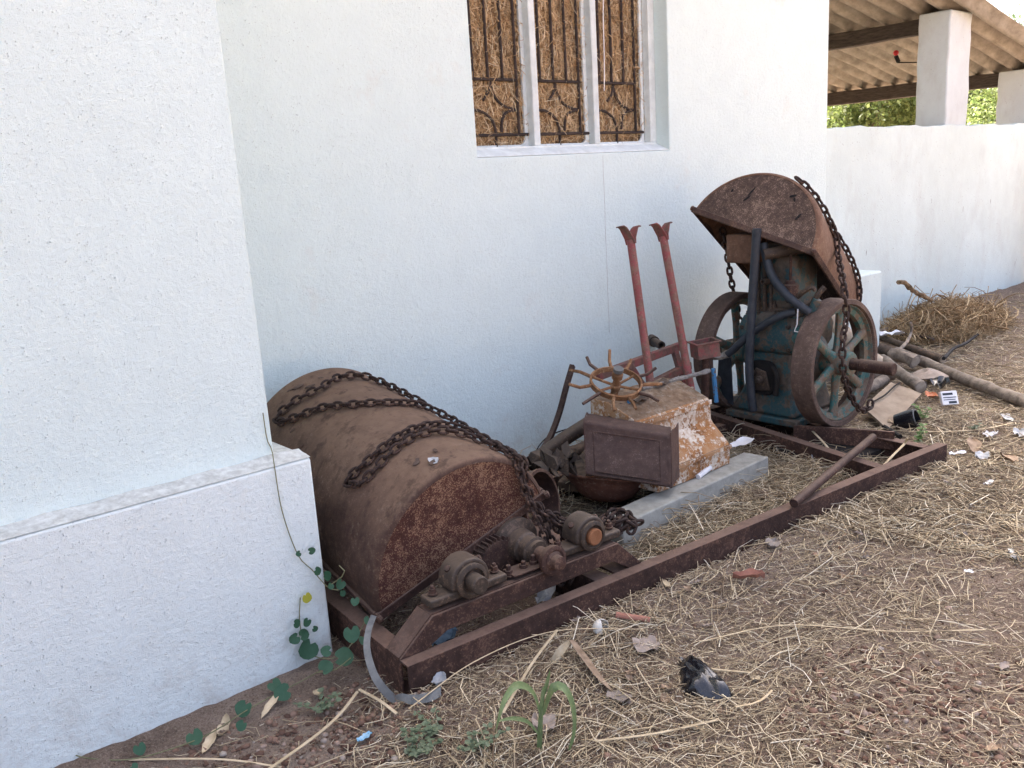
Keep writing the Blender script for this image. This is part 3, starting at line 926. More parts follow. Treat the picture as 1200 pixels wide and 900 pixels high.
# ================================================================== MACHINE FRAME
FO = V(1.119, 1.829, 0)
FR = Matrix.Translation(FO) @ Matrix.Rotation(R(-4.8), 4, 'Z')     # frame axes: x along the outer rail, y towards the wall


def chan(mb_, p0, p1, h, w, side, t=0.007, z0=0.0):
    """C section between two frame points; flanges on the given side (+1 left of direction)"""
    p0, p1 = Vector(p0), Vector(p1)
    d = (p1 - p0)
    L = d.length
    a = math.atan2(d.y, d.x)
    mm = FR @ Matrix.Translation(V(p0.x, p0.y, z0)) @ Matrix.Rotation(a, 4, 'Z')
    s_ = side
    poly = [(0, 0), (s_ * w, 0), (s_ * w, t), (s_ * t, t), (s_ * t, h - t), (s_ * w, h - t), (s_ * w, h), (0, h)]
    if s_ < 0:
        poly = poly[::-1]
    m2 = mm @ Matrix(((0, 0, 1, 0), (1, 0, 0, 0), (0, 1, 0, 0), (0, 0, 0, 1)))
    mb_.prism(poly, 0, L, m2)
    return mb_


frm = thing('machine_frame', FR @ V(1.3, .5, 0), 'long rusty channel iron frame on the ground with a bearing stand at one end', 'frame')
H = 0.112
chan(MB(), (0, 0, 0), (2.70, 0.0, 0), H, 0.045, 1).build('rail', 'rail', frm, bevel=0.002)
chan(MB(), (0.0, 1.2, 0), (2.70, 1.2, 0), H, 0.045, -1).build('rail', 'rail', frm, bevel=0.002)
chan(MB(), (0.002, 0.047, 0), (0.002, 1.152, 0), H - .001, 0.055, -1).build('cross_beam', 'rail', frm, bevel=0.002)
chan(MB(), (0.70, 0.047, 0), (0.70, 1.152, 0), H - .002, 0.06, -1).build('cross_beam', 'rail', frm, bevel=0.002)
chan(MB(), (2.225, 0.049, 0), (2.415, 1.152, 0), H - .001, 0.05, -1).build('cross_beam', 'rail', frm, bevel=0.002)
chan(MB(), (2.64, 0.049, 0), (2.64, 1.152, 0), H - .001, 0.05, 1).build('cross_beam', 'rail', frm, bevel=0.002)
chan(MB(), (1.0, 0.93, 0), (2.34, 0.93, 0), H - .012, 0.05, 1).build('cross_beam', 'rail', frm, bevel=0.002)
MB().box(0.79, 0.87, 0.047, 0.75, 0.098, 0.106, FR).build('flat_bar', 'rail', frm, bevel=0.001)
MB().box(2.30, 2.60, 0.25, 0.62, 0.012, 0.058, FR).build('oil_tray', 'black', frm, bevel=0.002)
MB().hexa([FR @ V(2.46, .62, .06), FR @ V(2.62, .20, .06), FR @ V(2.63, .21, .06), FR @ V(2.47, .63, .06)],
          [FR @ V(2.46, .62, .13), FR @ V(2.62, .20, .145), FR @ V(2.63, .21, .145), FR @ V(2.47, .63, .13)]).build('plate', 'rail', frm, bevel=0.001)
# trapezoid bearing stand of plates
st = [(0.000, 0.1125), (0.110, 0.203), (0.795, 0.210), (0.895, 0.1125)]
ins = [(0.838, 0.1125), (0.772, 0.155), (0.152, 0.145), (0.080, 0.1125)]
XZ = FR @ Matrix(((1, 0, 0, 0), (0, 0, 1, 0), (0, 1, 0, 0), (0, 0, 0, 1)))
stand = MB()
stand.prism(st + ins, 0.040, 0.049, XZ)
for a_, b_ in zip(st[:-1], st[1:]):
    a2, b2 = V(a_[0], 0, a_[1]), V(b_[0], 0, b_[1])
    nn = (b2 - a2).cross(V(0, 1, 0)).normalized() * -0.008
    if nn.z < 0:
        nn = -nn
    y0_, y1_ = 0.0495, 0.125
    stand.hexa([FR @ V(a2.x, y0_, a2.z), FR @ V(b2.x, y0_, b2.z), FR @ V(b2.x, y1_, b2.z), FR @ V(a2.x, y1_, a2.z)],
               [FR @ (V(a2.x, y0_, a2.z) - nn), FR @ (V(b2.x, y0_, b2.z) - nn), FR @ (V(b2.x, y1_, b2.z) - nn), FR @ (V(a2.x, y1_, a2.z) - nn)])
stand.build('bearing_stand', 'rail', frm, bevel=0.003)
# second stand farther in, under the drum
mb = MB()
mb.prism([(0.02, 0.1125), (0.11, 0.20), (0.80, 0.20), (0.89, 0.1125), (0.83, 0.1125), (0.77, 0.15), (0.15, 0.15), (0.08, 0.1125)], 0.80, 0.88, XZ)
mb.build('bearing_stand', 'rail', frm, bevel=0.003)


def bolt(mb_, p, r=0.009, h=0.016, stud=0.02):
    mb_.lathe([(r * 1.7, 0), (r * 1.7, 0.003)], Matrix.Translation(p), 12)
    mb_.lathe([(r * 1.25, 0.003), (r * 1.25, h)], Matrix.Translation(p) @ Matrix.Rotation(random.random(), 4, 'Z'), 6)
    if stud:
        mb_.lathe([(r * .72, h), (r * .72, h + stud), (r * .5, h + stud + .002)], Matrix.Translation(p), 8)


def pillow(x, zb, rr, shaft_out, matl, studs):
    """pillow block with its shaft along frame y"""
    y0_, y1_ = 0.046, 0.122
    m_ = MB()
    m_.box(x - 0.130, x + 0.130, y0_ + .008, y1_ - .006, zb, zb + 0.026, FR)
    prof = []
    zc_ = zb + rr - 0.014
    for k in range(13):
        a = math.pi * k / 12
        prof.append((x + rr * math.cos(a), zc_ + rr * math.sin(a)))
    prof = [(x + rr, zb + .031)] + prof + [(x - rr, zb + .031)]
    m_.prism(prof, y0_, y1_, XZ)
    h_ = m_.build('pillow_block', matl, frm, bevel=0.007, seg=3)
    m_ = MB()
    yx = FR @ axis_m(V(x, y0_ - .0005, zc_), V(0, -1, 0))
    m_.lathe([(rr * .80, -0.002), (rr * .80, .008), (rr * .66, .013), (rr * .60, .013), (rr * .55, 0.004), (rr * .34, 0.002)], yx, 24)
    m_.build('bearing_ring', matl, h_)
    m_ = MB()
    m_.lathe([(0.0265, -0.09), (0.0265, shaft_out - .003), (0.0235, shaft_out)], yx, 20)
    m_.build('shaft_end', 'shaft_end' if shaft_out < .03 else 'oily', h_)
    for bx_ in (x - 0.105, x + 0.105):
        m_ = MB()
        bolt(m_, FR @ V(bx_, (y0_ + y1_) / 2, zb + .0305), 0.0085, .016, studs)
        m_.build('bolt', 'rust', h_)
    for sx in (-1, 1):
        m_ = MB()
        m_.lathe([(0.010, 0), (0.011, .004), (.008, .013), (0, .014)], FR @ axis_m(V(x + sx * rr * .75, y0_ + .04, zc_ + rr * .55), V(sx * .6, -.5, .6)), 8)
        m_.build('grease_nipple', 'rust', h_)
    return zc_


zc1 = pillow(0.245, 0.2135, 0.064, 0.050, 'oily', 0.008)
zc2 = pillow(0.692, 0.2195, 0.060, 0.022, 'oily', 0.008)
for bx_, s_ in ((0.352, .026), (0.400, .014), (0.455, 0.01), (0.492, .018)):
    m_ = MB()
    bolt(m_, FR @ V(bx_, 0.085, 0.2135), 0.010, .018, s_)
    m_.build('stud', 'rust', frm)
MB().box(0.40, 0.54, 0.055, 0.118, 0.2155, 0.2215, FR).build('packing_plate', 'rust', frm, bevel=0.002)
# stepped coupling with flange and toothed wheel, axis along frame y
cx_, cz_ = 0.522, 0.243
ym = FR @ axis_m(V(cx_, 0.205, cz_), V(0, -1, 0))
m_ = MB()
m_.lathe([(0.0, -0.02), (0.080, -0.02), (0.080, 0.0), (0.070, 0.006), (0.052, 0.012), (0.048, 0.05), (0.041, 0.055), (0.040, 0.085), (0.046, 0.088),
          (0.046, 0.094), (0.038, 0.097), (0.038, .112), (0.0, 0.112)], ym, 32)
cp = m_.build('coupling', 'oily', frm)
m_ = MB()
m_.lathe([(0.024, 0.10), (0.024, 0.165), (.044, .166), (.046, .185), (.036, .188), (.030, .186), (.022, .192), (.022, .215), (.016, .218), (0.0, .218)], ym, 24)
m_.build('shaft', 'rust', cp)
g = MB()
prof = []
for k in range(34):
    a = 2 * math.pi * k / 34
    for da, rr in ((-0.045, .078), (-0.022, .090), (0.022, .090), (0.045, .078)):
        prof.append((rr * math.cos(a + da), rr * math.sin(a + da)))
g.prism(prof, -0.02, 0.03, FR @ axis_m(V(0.44, 0.215, 0.200), V(0, -1, 0)))
g.build('gear', 'rust', frm)
g = MB()
g.lathe([(0.17, -0.05), (0.17, 0.05), (0.155, 0.05), (0.155, 0.01), (0.05, 0.01), (0.05, 0.04), (0.02, .04), (.02, -.05)], FR @ axis_m(V(0.36, 0.55, 0.25), V(0, -1, 0)), 32, closed=True)
g.build('pulley', 'rust', frm)
g = MB()
g.cyl(FR @ V(0.36, 0.25, 0.25), FR @ V(0.36, 0.85, 0.25), 0.023, 14)
g.build('shaft', 'oily', frm)


# ================================================================== DRUM HOODS
def euler_axes(yaw, pitch, roll):
    a = V(-math.sin(yaw) * math.cos(pitch), math.cos(yaw) * math.cos(pitch), math.sin(pitch))
    c_ = a.cross(V(0, 0, 1)).normalized()
    w_ = c_.cross(a)
    return a, math.cos(roll) * c_ + math.sin(roll) * w_, -math.sin(roll) * c_ + math.cos(roll) * w_


class Hood:
    def __init__(s, O, ang, w, h, L):
        s.O, (s.a, s.c, s.w) = Vector(O), euler_axes(*ang)
        s.W, s.h, s.L = w, h, L
        s.R = (w * w / 4 + h * h) / (2 * h)
        s.zc = h - s.R
        s.m = Matrix((s.c, s.w, s.a)).transposed().to_4x4()     # local x chord, y up, z axis
        s.m.translation = s.O

    def pt(s, v, phi, off=0.0):
        r = s.R + off
        return s.m @ V(r * math.cos(R(phi)), s.zc + r * math.sin(R(phi)), v)

    def nrm(s, phi):
        return (s.m.to_3x3() @ V(math.cos(R(phi)), math.sin(R(phi)), 0)).normalized()

    def build(s, name, label, shell_mat, end_mat, rim_mat, seed):
        rg = random.Random(seed)
        t = thing(name, s.O, label, 'drum cover')
        p0 = math.degrees(math.atan2(-s.zc, s.W / 2))
        p1 = 180 - p0
        N, K = 56, 22
        dent = [(rg.uniform(0, s.L), rg.uniform(p0 + 15, p1 - 15), rg.uniform(.05, .14), rg.uniform(-.006, .004)) for _ in range(12)]

        def disp(v, ph):
            d_ = 0.0015 * math.sin(v * 9 + ph * .05) + 0.001 * math.sin(v * 23 - ph * .13)
            for dv, dp, dr, da in dent:
                q = ((v - dv) ** 2 + (s.R * R(ph - dp)) ** 2) / dr ** 2
                d_ += da * math.exp(-q)
            return d_
        rows = []
        # rolled shoulder at both ends
        vs_ = [0.0, 0.004, 0.011, 0.022] + [0.022 + (s.L - 0.044) * k / K for k in range(1, K)] + [s.L - 0.022, s.L - .011, s.L - .004, s.L]
        rr = [-0.016, -0.007, -0.002, 0.0] + [0] * (K - 1) + [0.0, -.002, -.007, -.016]
        for v, o_ in zip(vs_, rr):
            rows.append([s.pt(v, p0 + (p1 - p0) * k / N, o_ + (disp(v, p0 + (p1 - p0) * k / N) if 0.02 < v < s.L - .02 else 0)) for k in range(N + 1)])
        MB().sheet(rows, -0.0035).build('shell', shell_mat, t, smooth=50)
        for v, flip in ((0.003, 1), (s.L - 0.006, -1)):
            ri = s.R - 0.0165
            mb_ = MB()
            rings = 6
            rws = []
            for q in range(rings + 1):
                f_ = q / rings
                rw = []
                for k in range(N + 1):
                    ph = R(p0 + (p1 - p0) * k / N)
                    x, y = ri * math.cos(ph), s.zc + ri * math.sin(ph)
                    cxm = x * 0.9
                    x2, y2 = cxm + (x - cxm) * f_, 0.004 + (y - 0.004) * f_
                    rw.append(s.m @ V(x2, y2, v + 0.003 * math.sin(x * 11) * (1 - f_) * f_ * 4 * flip))
                rws.append(rw)
            mb_.sheet(rws, -0.003)
            mb_.build('end_plate', end_mat, t, smooth=50)
        # flat lip along the open edges
        mb_ = MB()
        hw = s.W / 2
        for v0 in (-0.003, s.L - 0.010):
            mb_ = MB().box(-hw - .006, hw + .006, -0.014, 0.015, v0, v0 + 0.013, s.m)
            mb_.build('rim', rim_mat, t, bevel=0.003)
        for sx in (-1, 1):
            mb_ = MB()
            xa, xb = sorted((sx * (hw + 0.0075), sx * (hw - 0.004)))
            mb_.box(xa, xb, -0.0115, 0.016, 0.011, s.L - .011, s.m)
            mb_.build('side_lip', rim_mat, t, bevel=0.003)
        for sx in (-1, 1):
            mb_ = MB()
            mb_.lathe([(0.012, 0), (0.013, 0.012), (0.009, 0.016), (0, 0.017)], s.m @ axis_m(V(sx * (hw - .004), 0.001, -0.004), V(sx * .9, 0.1, -.3)), 10)
            mb_.build('rim_bolt', rim_mat, t)
        return t


HN = Hood((1.483, 2.027, .255), (-.06, .158, .352), .646, .309, .962)
hn = HN.build('drum_cover', 'rusty half drum cover with speckled red brown end plate draped with chains', 'hood', 'hood_end', 'rust', 3)
HE = Hood((3.575, 2.45, 1.054), (-1.327, -.506, -.355), .659, .299, .871)
he = HE.build('drum_cover', 'brown half drum cover tilted over the top of the teal engine', 'hood_orange', 'hood_end_grey', 'rust', 5)
# torn hole in the near cover: bent flap and pale patch
v_, ph_ = 0.075, 84
mb = MB()
pp = HN.pt(v_, ph_, .003)
mb.sheet([[HN.pt(v_ + .020 * math.cos(a) * f_ - .006, ph_ + 2.6 * math.sin(a) * f_, 0.0022 + 0.006 * f_ * (math.sin(a * 2) > 0)) for a in np.linspace(0, 2 * math.pi, 11)] for f_ in (0.05, .6, 1.0)], 0.0015)
mb.build('torn_patch', 'plastic_grey', hn)
for (dv, dp, l_, w_) in ((0.020, 7, .014, 2.2), (0.034, 5, .010, 1.0), (-.022, 1, .016, 2.6), (0.028, -6, .018, 1.2)):
    mb = MB().sheet([[HN.pt(v_ + dv + l_ * f_, ph_ + dp + w_ * g_ * math.sin(math.pi * (0.15 + .7 * f_)), .0016 + .003 * f_) for g_ in (-1, -.3, .4, 1)] for f_ in (0, .25, .5, .75, 1)], 0.0015)
    mb.build('rust_hole', 'rust', hn)
for v_, ph_, l_ in ((.86, 60, .05), (.80, 57, .04), (.90, 69, .02), (.62, 66, .05), (.62, 122, .03), (.71, 121, .03)):
    pass
for v_, ph_, l_, w_ in ((.885, 93, .010, 4.2), (.845, 88, .008, 3.6), (.87, 78, .006, 1.6), (.56, 66, .006, 2.4), (.70, 117, .006, 2.2), (.60, 121, .006, 2.0), (.90, 98, .006, 2)):
    mb = MB().sheet([[HN.pt(v_ + l_ * math.sin(a) * f_ + .004 * math.cos(a), ph_ + w_ * math.cos(a) * f_, .0014) for a in np.linspace(0, 2 * math.pi, 9)] for f_ in (0.05, 1.0)], 0.0008)
    mb.build('rust_hole', 'rust', hn)
for x, y, l_, w_, tl in ((-0.095, .175, .030, .004, .25), (-0.10, .135, .022, .005, .5), (.105, .215, .018, .006, 1.0), (.18, .13, .02, .006, .3), (-.19, .15, .009, .005, 0), (0.12, .20, .012, .005, -.6)):
    c_, s_ = math.cos(tl), math.sin(tl)
    ring = [HE.m @ V(x + w_ * math.cos(a) * c_ + l_ * math.sin(a) * s_, y - w_ * math.cos(a) * s_ + l_ * math.sin(a) * c_, -0.0015) for a in np.linspace(0, 2 * math.pi, 9)]
    ctr = [HE.m @ V(x, y, -0.0025)] * 9
    mb = MB().sheet([ctr, ring], 0.001)
    mb.build('rust_hole', 'black', he)


# ================================================================== CHAINS
def link_mesh(L, Wd, r, nm):
    pts, hw, hl = [], Wd / 2 - r, L / 2 - Wd / 2
    vs_, fs_ = [], []
    ctr = []
    for k in range(5):
        a = -math.pi / 2 + math.pi * k / 4
        ctr.append(V(hl + hw * math.cos(a), hw * math.sin(a), 0))
    for k in range(5):
        a = math.pi / 2 + math.pi * k / 4
        ctr.append(V(-hl + hw * math.cos(a), hw * math.sin(a), 0))
    n = len(ctr)
    for i, c_ in enumerate(ctr):
        t = (ctr[(i + 1) % n] - ctr[i - 1]).normalized()
        x = V(0, 0, 1)
        y = t.cross(x)
        for k in range(6):
            a = 2 * math.pi * k / 6
            vs_.append(c_ + (x * math.cos(a) + y * math.sin(a)) * r)
    for i in range(n):
        for k in range(6):
            i2, k2 = (i + 1) % n, (k + 1) % 6
            fs_.append((i * 6 + k, i * 6 + k2, i2 * 6 + k2, i2 * 6 + k))
    me = bpy.data.meshes.new(nm)
    me.from_pydata([tuple(v) for v in vs_], [], fs_)
    me.shade_smooth()
    me.materials.append(M['chain'])
    return me


LK = link_mesh(0.046, 0.032, 0.0048, 'link')
LKB = link_mesh(0.058, 0.038, 0.0062, 'link')


def chain(label, paths, me=LK, pitch=0.0275, roll0=20, normals=None, jitter=8, group=None):
    t = thing('chain', Vector(paths[0][0]), label, 'chain', group)
    for pth in paths:
        pts = smoothpath(pth, pitch)
        prev = None
        for i in range(len(pts) - 1):
            a, b2 = pts[i], pts[i + 1]
            tx = (b2 - a).normalized()
            nn = normals(a) if normals else V(0, -1, .2)
            y = nn.cross(tx)
            y = y.normalized() if y.length > 1e-3 else V(0, 0, 1)
            z = tx.cross(y)
            m_ = Matrix((tx, y, z)).transposed()
            m_ = m_ @ Matrix.Rotation(R(roll0 + (90 if i % 2 else 0) + random.uniform(-jitter, jitter)), 3, 'X')
            mm = m_.to_4x4()
            mm.translation = (a + b2) / 2
            o_ = bpy.data.objects.new('link', me)
            COL.objects.link(o_)
            o_.parent = t
            o_.matrix_parent_inverse = Matrix.Translation(-t.location)
            o_.matrix_basis = mm
    return t


def hn_path(seq, off=0.015):
    return [HN.pt(v, p, off) for v, p in seq]


def hn_norm(p):
    q = HN.m.inverted() @ p
    d_ = V(q.x, q.y - HN.zc, 0).normalized()
    return HN.m.to_3x3() @ d_


c1 = [(0.534, 36), (0.617, 42.7), (0.699, 46.0), (0.775, 51), (0.80, 60), (0.80, 72.2), (0.775, 83.0), (0.775, 91.8), (0.792, 100.4), (0.80, 107.3), (0.812, 114.3), (0.793, 119.0), (0.740, 113.6),
      (0.684, 103.9), (0.641, 94.6), (0.577, 86.2), (0.524, 75.3), (0.490, 65.8), (0.475, 53), (0.46, 44), (0.40, 37), (0.31, 35.), (0.224, 34), (0.128, 33.6), (0.03, 35)]
fall1 = [(1.661, 1.965, 0.494), (1.678, 1.950, 0.386), (1.719, 1.945, 0.284), (1.739, 1.940, 0.213), (1.758, 1.930, 0.143), (1.768, 1.920, 0.092), (1.785, 1.920, 0.062)]
chain('long rusty chain looped over the far half of the near drum cover', [hn_path(c1) + [V(*p) for p in fall1]], normals=hn_norm, roll0=35)
c2 = [(-0.02, 38), (0.05, 41), (0.11, 46), (0.165, 53.4), (0.196, 60), (0.212, 68.3), (0.216, 78.8), (0.208, 89.6), (0.202, 97.6), (0.196, 107.1), (0.196, 113.1), (0.225, 119.3), (0.272, 121.0),
      (0.262, 115), (0.252, 108.0), (0.248, 100.4), (0.252, 90.1), (0.26, 79.3), (0.262, 67.7), (0.258, 57), (0.235, 46), (0.165, 37), (0.085, 33.5), (0.0, 31)]
fall2 = [(1.692, 1.980, 0.450), (1.726, 1.975, 0.351), (1.769, 1.950, 0.302), (1.817, 1.940, 0.255), (1.849, 1.930, 0.197), (1.848, 1.920, 0.138), (1.816, 1.915, 0.088), (1.783, 1.910, 0.066)]
chain('doubled rusty chain crossing the near drum cover above its speckled end plate', [hn_path(c2) + [V(*p) for p in fall2]], normals=hn_norm, roll0=30)
bunch = [[(1.758, 1.960, 0.323), (1.796, 1.950, 0.256), (1.825, 1.945, 0.189), (1.792, 1.930, 0.145), (1.766, 1.925, 0.109)],
         [(1.814, 1.990, 0.289), (1.879, 1.980, 0.245), (1.930, 1.970, 0.202), (2.000, 2.000, 0.184), (2.090, 2.030, 0.170), (2.157, 2.060, 0.167)],
         [(1.751, 1.990, 0.346), (1.760, 1.965, 0.286), (1.770, 1.950, 0.206), (1.784, 1.940, 0.160), (1.836, 1.945, 0.185), (1.864, 1.950, 0.229)]]
chain('tangle of rusty chain hanging in front of the bearings', [[V(*p) for p in pth] for pth in bunch], roll0=40, jitter=30)
pile = [[(2.059, 2.019, 0.135), (2.122, 2.044, 0.150), (2.192, 2.060, 0.160), (2.200, 2.026, 0.160), (2.122, 1.987, 0.165), (2.079, 1.988, 0.150), (2.115, 1.982, 0.140), (2.179, 1.984, 0.145), (2.228, 1.971, 0.140)],
        [(2.118, 2.101, 0.120), (2.177, 2.105, 0.140), (2.232, 2.105, 0.150), (2.233, 2.051, 0.150), (2.185, 1.964, 0.155)],
        [(2.071, 2.014, 0.120), (2.099, 1.990, 0.165), (2.139, 1.978, 0.175), (2.173, 1.962, 0.140), (2.141, 1.966, 0.130)]]
chain('dark heavy chain heaped over the near end of the concrete beam', [[V(*p) for p in pth] for pth in pile], me=LKB, pitch=0.034, roll0=40, jitter=30)


def he_norm(p):
    q = HE.m.inverted() @ p
    d_ = V(q.x, q.y - HE.zc, 0).normalized()
    return HE.m.to_3x3() @ d_


fr1 = [HE.pt(0.02, 80, .015), HE.pt(0.06, 70, .016), HE.pt(0.12, 58, .016), HE.pt(0.20, 47, .016), HE.pt(0.265, 36, .016), HE.pt(.27, 24, .018)]
fr1 += [V(*p) for p in ((3.684, 2.035, 0.788), (3.685, 2.020, 0.665), (3.614, 1.995, 0.582), (3.593, 1.985, 0.490), (3.647, 2.000, 0.380), (3.757, 2.020, 0.263), (3.850, 2.030, 0.192), (3.941, 2.035, 0.175), (3.973, 2.040, 0.206))]
chain('rusty chain hanging from the tilted cover across the front flywheel', [fr1], me=LKB, pitch=0.0345, normals=he_norm, roll0=40)
bk = [HE.pt(0.40, 88, .014), HE.pt(0.46, 72, .014), HE.pt(0.53, 60, .014), HE.pt(0.60, 50, .014), HE.pt(0.68, 41, .014), HE.pt(.74, 30, .014), HE.pt(.77, 18, .014), HE.pt(.78, 8, .014)]
bk += [bk[-1] + V(0.01, -0.005, -0.09), bk[-1] + V(0.03, 0.0, -0.25), bk[-1] + V(0.02, 0.01, -0.42)]
chain('rusty chain over the low far end of the tilted cover', [bk], me=LKB, pitch=0.0345, normals=he_norm, roll0=40)
lf = [(3.835, 2.800, 1.039), (3.863, 2.800, 0.962), (3.892, 2.800, 0.848), (3.914, 2.800, 0.756), (3.951, 2.800, 0.651), (3.981, 2.800, 0.555), (3.999, 2.780, 0.460)]
chain('dark chain hanging behind the rear flywheel against the white wall', [[V(*p) for p in lf]], me=LKB, pitch=0.0345, roll0=40)

# ================================================================== ENGINE
EC = V(3.80, 2.39, 0)
eng = thing('engine', (3.80, 2.40, 0.11), 'old teal single cylinder engine with two spoked flywheels and black hoses', 'engine')
# foot flange and tapering base
mb = MB()
mb.box(3.625, 4.03, 2.225, 2.635, 0.113, 0.150)
ft = mb.build('foot_flange', 'teal_dark', eng, bevel=0.008)
mb = MB()
lv = [(0.1505, 3.640, 4.01, 2.245, 2.625), (0.22, 3.650, 3.985, 2.265, 2.578), (0.30, 3.655, 3.965, 2.275, 2.535), (0.40, 3.660, 3.955, 2.280, 2.505), (0.47, 3.660, 3.955, 2.275, 2.505)]
vs, fs = [], []
for z, xa, xb, ya, yb in lv:
    vs += [(xa, ya, z), (xb, ya, z), (xb, yb, z), (xa, yb, z)]
for k in range(len(lv) - 1):
    for q in range(4):
        fs.append((k * 4 + q, k * 4 + (q + 1) % 4, k * 4 + 4 + (q + 1) % 4, k * 4 + 4 + q))
fs += [(3, 2, 1, 0), tuple(range(len(vs) - 4, len(vs)))]
mb.add(vs, fs)
mb.build('base', 'teal_dark', eng, bevel=0.02, seg=3)
mb = MB()
lv = [(0.46, 3.645, 3.96, 2.26, 2.53), (0.50, 3.625, 3.975, 2.245, 2.555), (0.58, 3.622, 3.978, 2.24, 2.56), (0.635, 3.64, 3.96, 2.255, 2.54), (0.66, 3.67, 3.93, 2.29, 2.50)]
vs, fs = [], []
for z, xa, xb, ya, yb in lv:
    vs += [(xa, ya, z), (xb, ya, z), (xb, yb, z), (xa, yb, z)]
for k in range(len(lv) - 1):
    for q in range(4):
        fs.append((k * 4 + q, k * 4 + (q + 1) % 4, k * 4 + 4 + (q + 1) % 4, k * 4 + 4 + q))
fs += [(3, 2, 1, 0), tuple(range(len(vs) - 4, len(vs)))]
mb.add(vs, fs)
cc = mb.build('crankcase', 'teal_dark', eng, bevel=0.018, seg=3)
for y_ in (2.285, 2.37, 2.46, 2.52):
    mb = MB()
    bolt(mb, V(3.66, y_, 0.642), 0.008, 0.014, 0.012)
    mb.build('bolt', 'oily', cc)
for y_, z_ in ((2.275, .60), (2.275, .49), (2.53, .58), (2.47, .60), (2.36, .485)):
    mb = MB().lathe([(0.011, 0), (0.011, 0.010), (0.005, .011), (.005, .018), (0, .018)], axis_m(V(3.63, y_, z_), V(-1, 0, 0)), 6)
    mb.build('bolt', 'oily', cc)
# inspection opening on the side: solid black block painting the hole's shade, and a broken cover
mb = MB()
yz = Matrix(((0, 0, 1, 0), (1, 0, 0, 0), (0, 1, 0, 0), (0, 0, 0, 1)))
ring = [(2.43 + 0.075 * math.copysign(abs(math.cos(a)) ** .6, math.cos(a)), 0.335 + 0.085 * math.copysign(abs(math.sin(a)) ** .6, math.sin(a))) for a in np.linspace(0, 2 * math.pi, 25)[:-1]]
mb.prism(ring, 3.636, 3.668, yz)
dk = mb.build('opening_shade', 'black', eng, bevel=0.004)
mb = MB()
mb.prism([(2.375, .28), (2.475, .27), (2.49, .33), (2.455, .385), (2.40, .37)], 3.626, 3.6355, yz)
mb.lathe([(.022, 0), (.022, .018), (.012, .02), (.012, .03), (0, .03)], axis_m(V(3.63, 2.43, .325), V(-1, 0, 0)), 12)
mb.lathe([(.013, 0), (.013, .02), (0, .021)], axis_m(V(3.63, 2.465, .36), V(-1, 0, 0)), 6)
mb.build('broken_cover', 'oily', eng, bevel=0.003)
tag(MB().tube(smoothpath([V(3.63, 2.36, .395), V(3.622, 2.335, .37), V(3.622, 2.335, .31), V(3.625, 2.345, .245)], .02), .014, 8).build('gasket', 'black', eng))
# bearing housings and crankshaft
WX, WZ, WR = 3.800, 0.418, 0.302
for (y0_, y1_) in ((2.19, 2.28), (2.50, 2.615)):
    a_, b_ = (y1_, y0_) if y0_ < 2.3 else (y0_, y1_)
    MB().lathe([(0.125, 0), (0.12, abs(b_ - a_) * .5), (0.075, abs(b_ - a_) * .8), (0.06, abs(b_ - a_))], axis_m(V(WX, a_, WZ), V(0, b_ - a_, 0)), 24).build('bearing_housing', 'teal_dark', eng)
MB().lathe([(0.0, 0), (0.027, 0.0), (0.030, .004), (0.030, 0.16), (.026, .163), (0.026, 1.0), (0, 1.0)], axis_m(V(WX, 1.848, WZ), V(0, 1, 0)), 20).build('crankshaft', 'rust', eng)


def flywheel(yf, depth, seedang):
    """front face at yf, rim going back by depth"""
    o_ = axis_m(V(WX, yf, WZ), V(0, 1, 0), (0, 0, 1))
    r_ = MB()
    r_.lathe([(WR - 0.003, 0.0), (WR, .004), (WR, depth - .004), (WR - .003, depth), (WR - .038, depth), (WR - .040, depth * .62), (WR - .052, depth * .58), (WR - .052, depth * .36), (WR - .032, depth * .30), (WR - .024, 0.0)], o_, 64, closed=True)
    w_ = r_.build('flywheel', 'tread', eng, smooth=30)
    li = MB()
    li.lathe([(WR - .0405, depth * .61), (WR - .0565, depth * .56), (WR - .0565, depth * .38), (WR - .034, depth * .29), (WR - .030, .012), (WR - 0.0335, .012), (WR - .040, depth * .27), (WR - .062, depth * .36), (WR - .062, depth * .6), (WR - .045, depth * .64)], o_, 64, closed=True)
    li.build('inner_rim', 'spoke', w_)
    h_ = MB()
    h_.lathe([(0.030, -.03), (0.052, -0.03), (0.058, -.02), (0.060, depth * .75), (0.052, depth + .01), (0.030, depth + .01)], o_, 28, closed=True)
    h_.build('hub', 'spoke', w_)
    for k in range(6):
        a = R(25 + 60 * k + seedang)
        d_ = V(math.cos(a), 0, math.sin(a))
        s_ = MB()
        c_ = V(WX, yf + depth * .45, WZ)
        s_.tube([c_ + d_ * .045, c_ + d_ * .075, c_ + d_ * .15, c_ + d_ * .225, c_ + d_ * .255], [.034, .026, .022, .025, .034], 10, flat=(1.0, .72), ref=V(0, 1, 0))
        s_.build('spoke', 'spoke', w_)
    return w_


flywheel(2.08, 0.105, 0)
flywheel(2.63, 0.105, 12)
mb = MB()   # sheet guard and lumps beside the rear wheel
mb.hexa([(3.64, 2.60, .17), (3.65, 2.60, .17), (3.65, 2.70, .2), (3.64, 2.70, .2)], [(3.62, 2.60, .42), (3.63, 2.60, .42), (3.63, 2.67, .40), (3.62, 2.67, .40)])
mb.build('guard_plate', 'hose', eng)
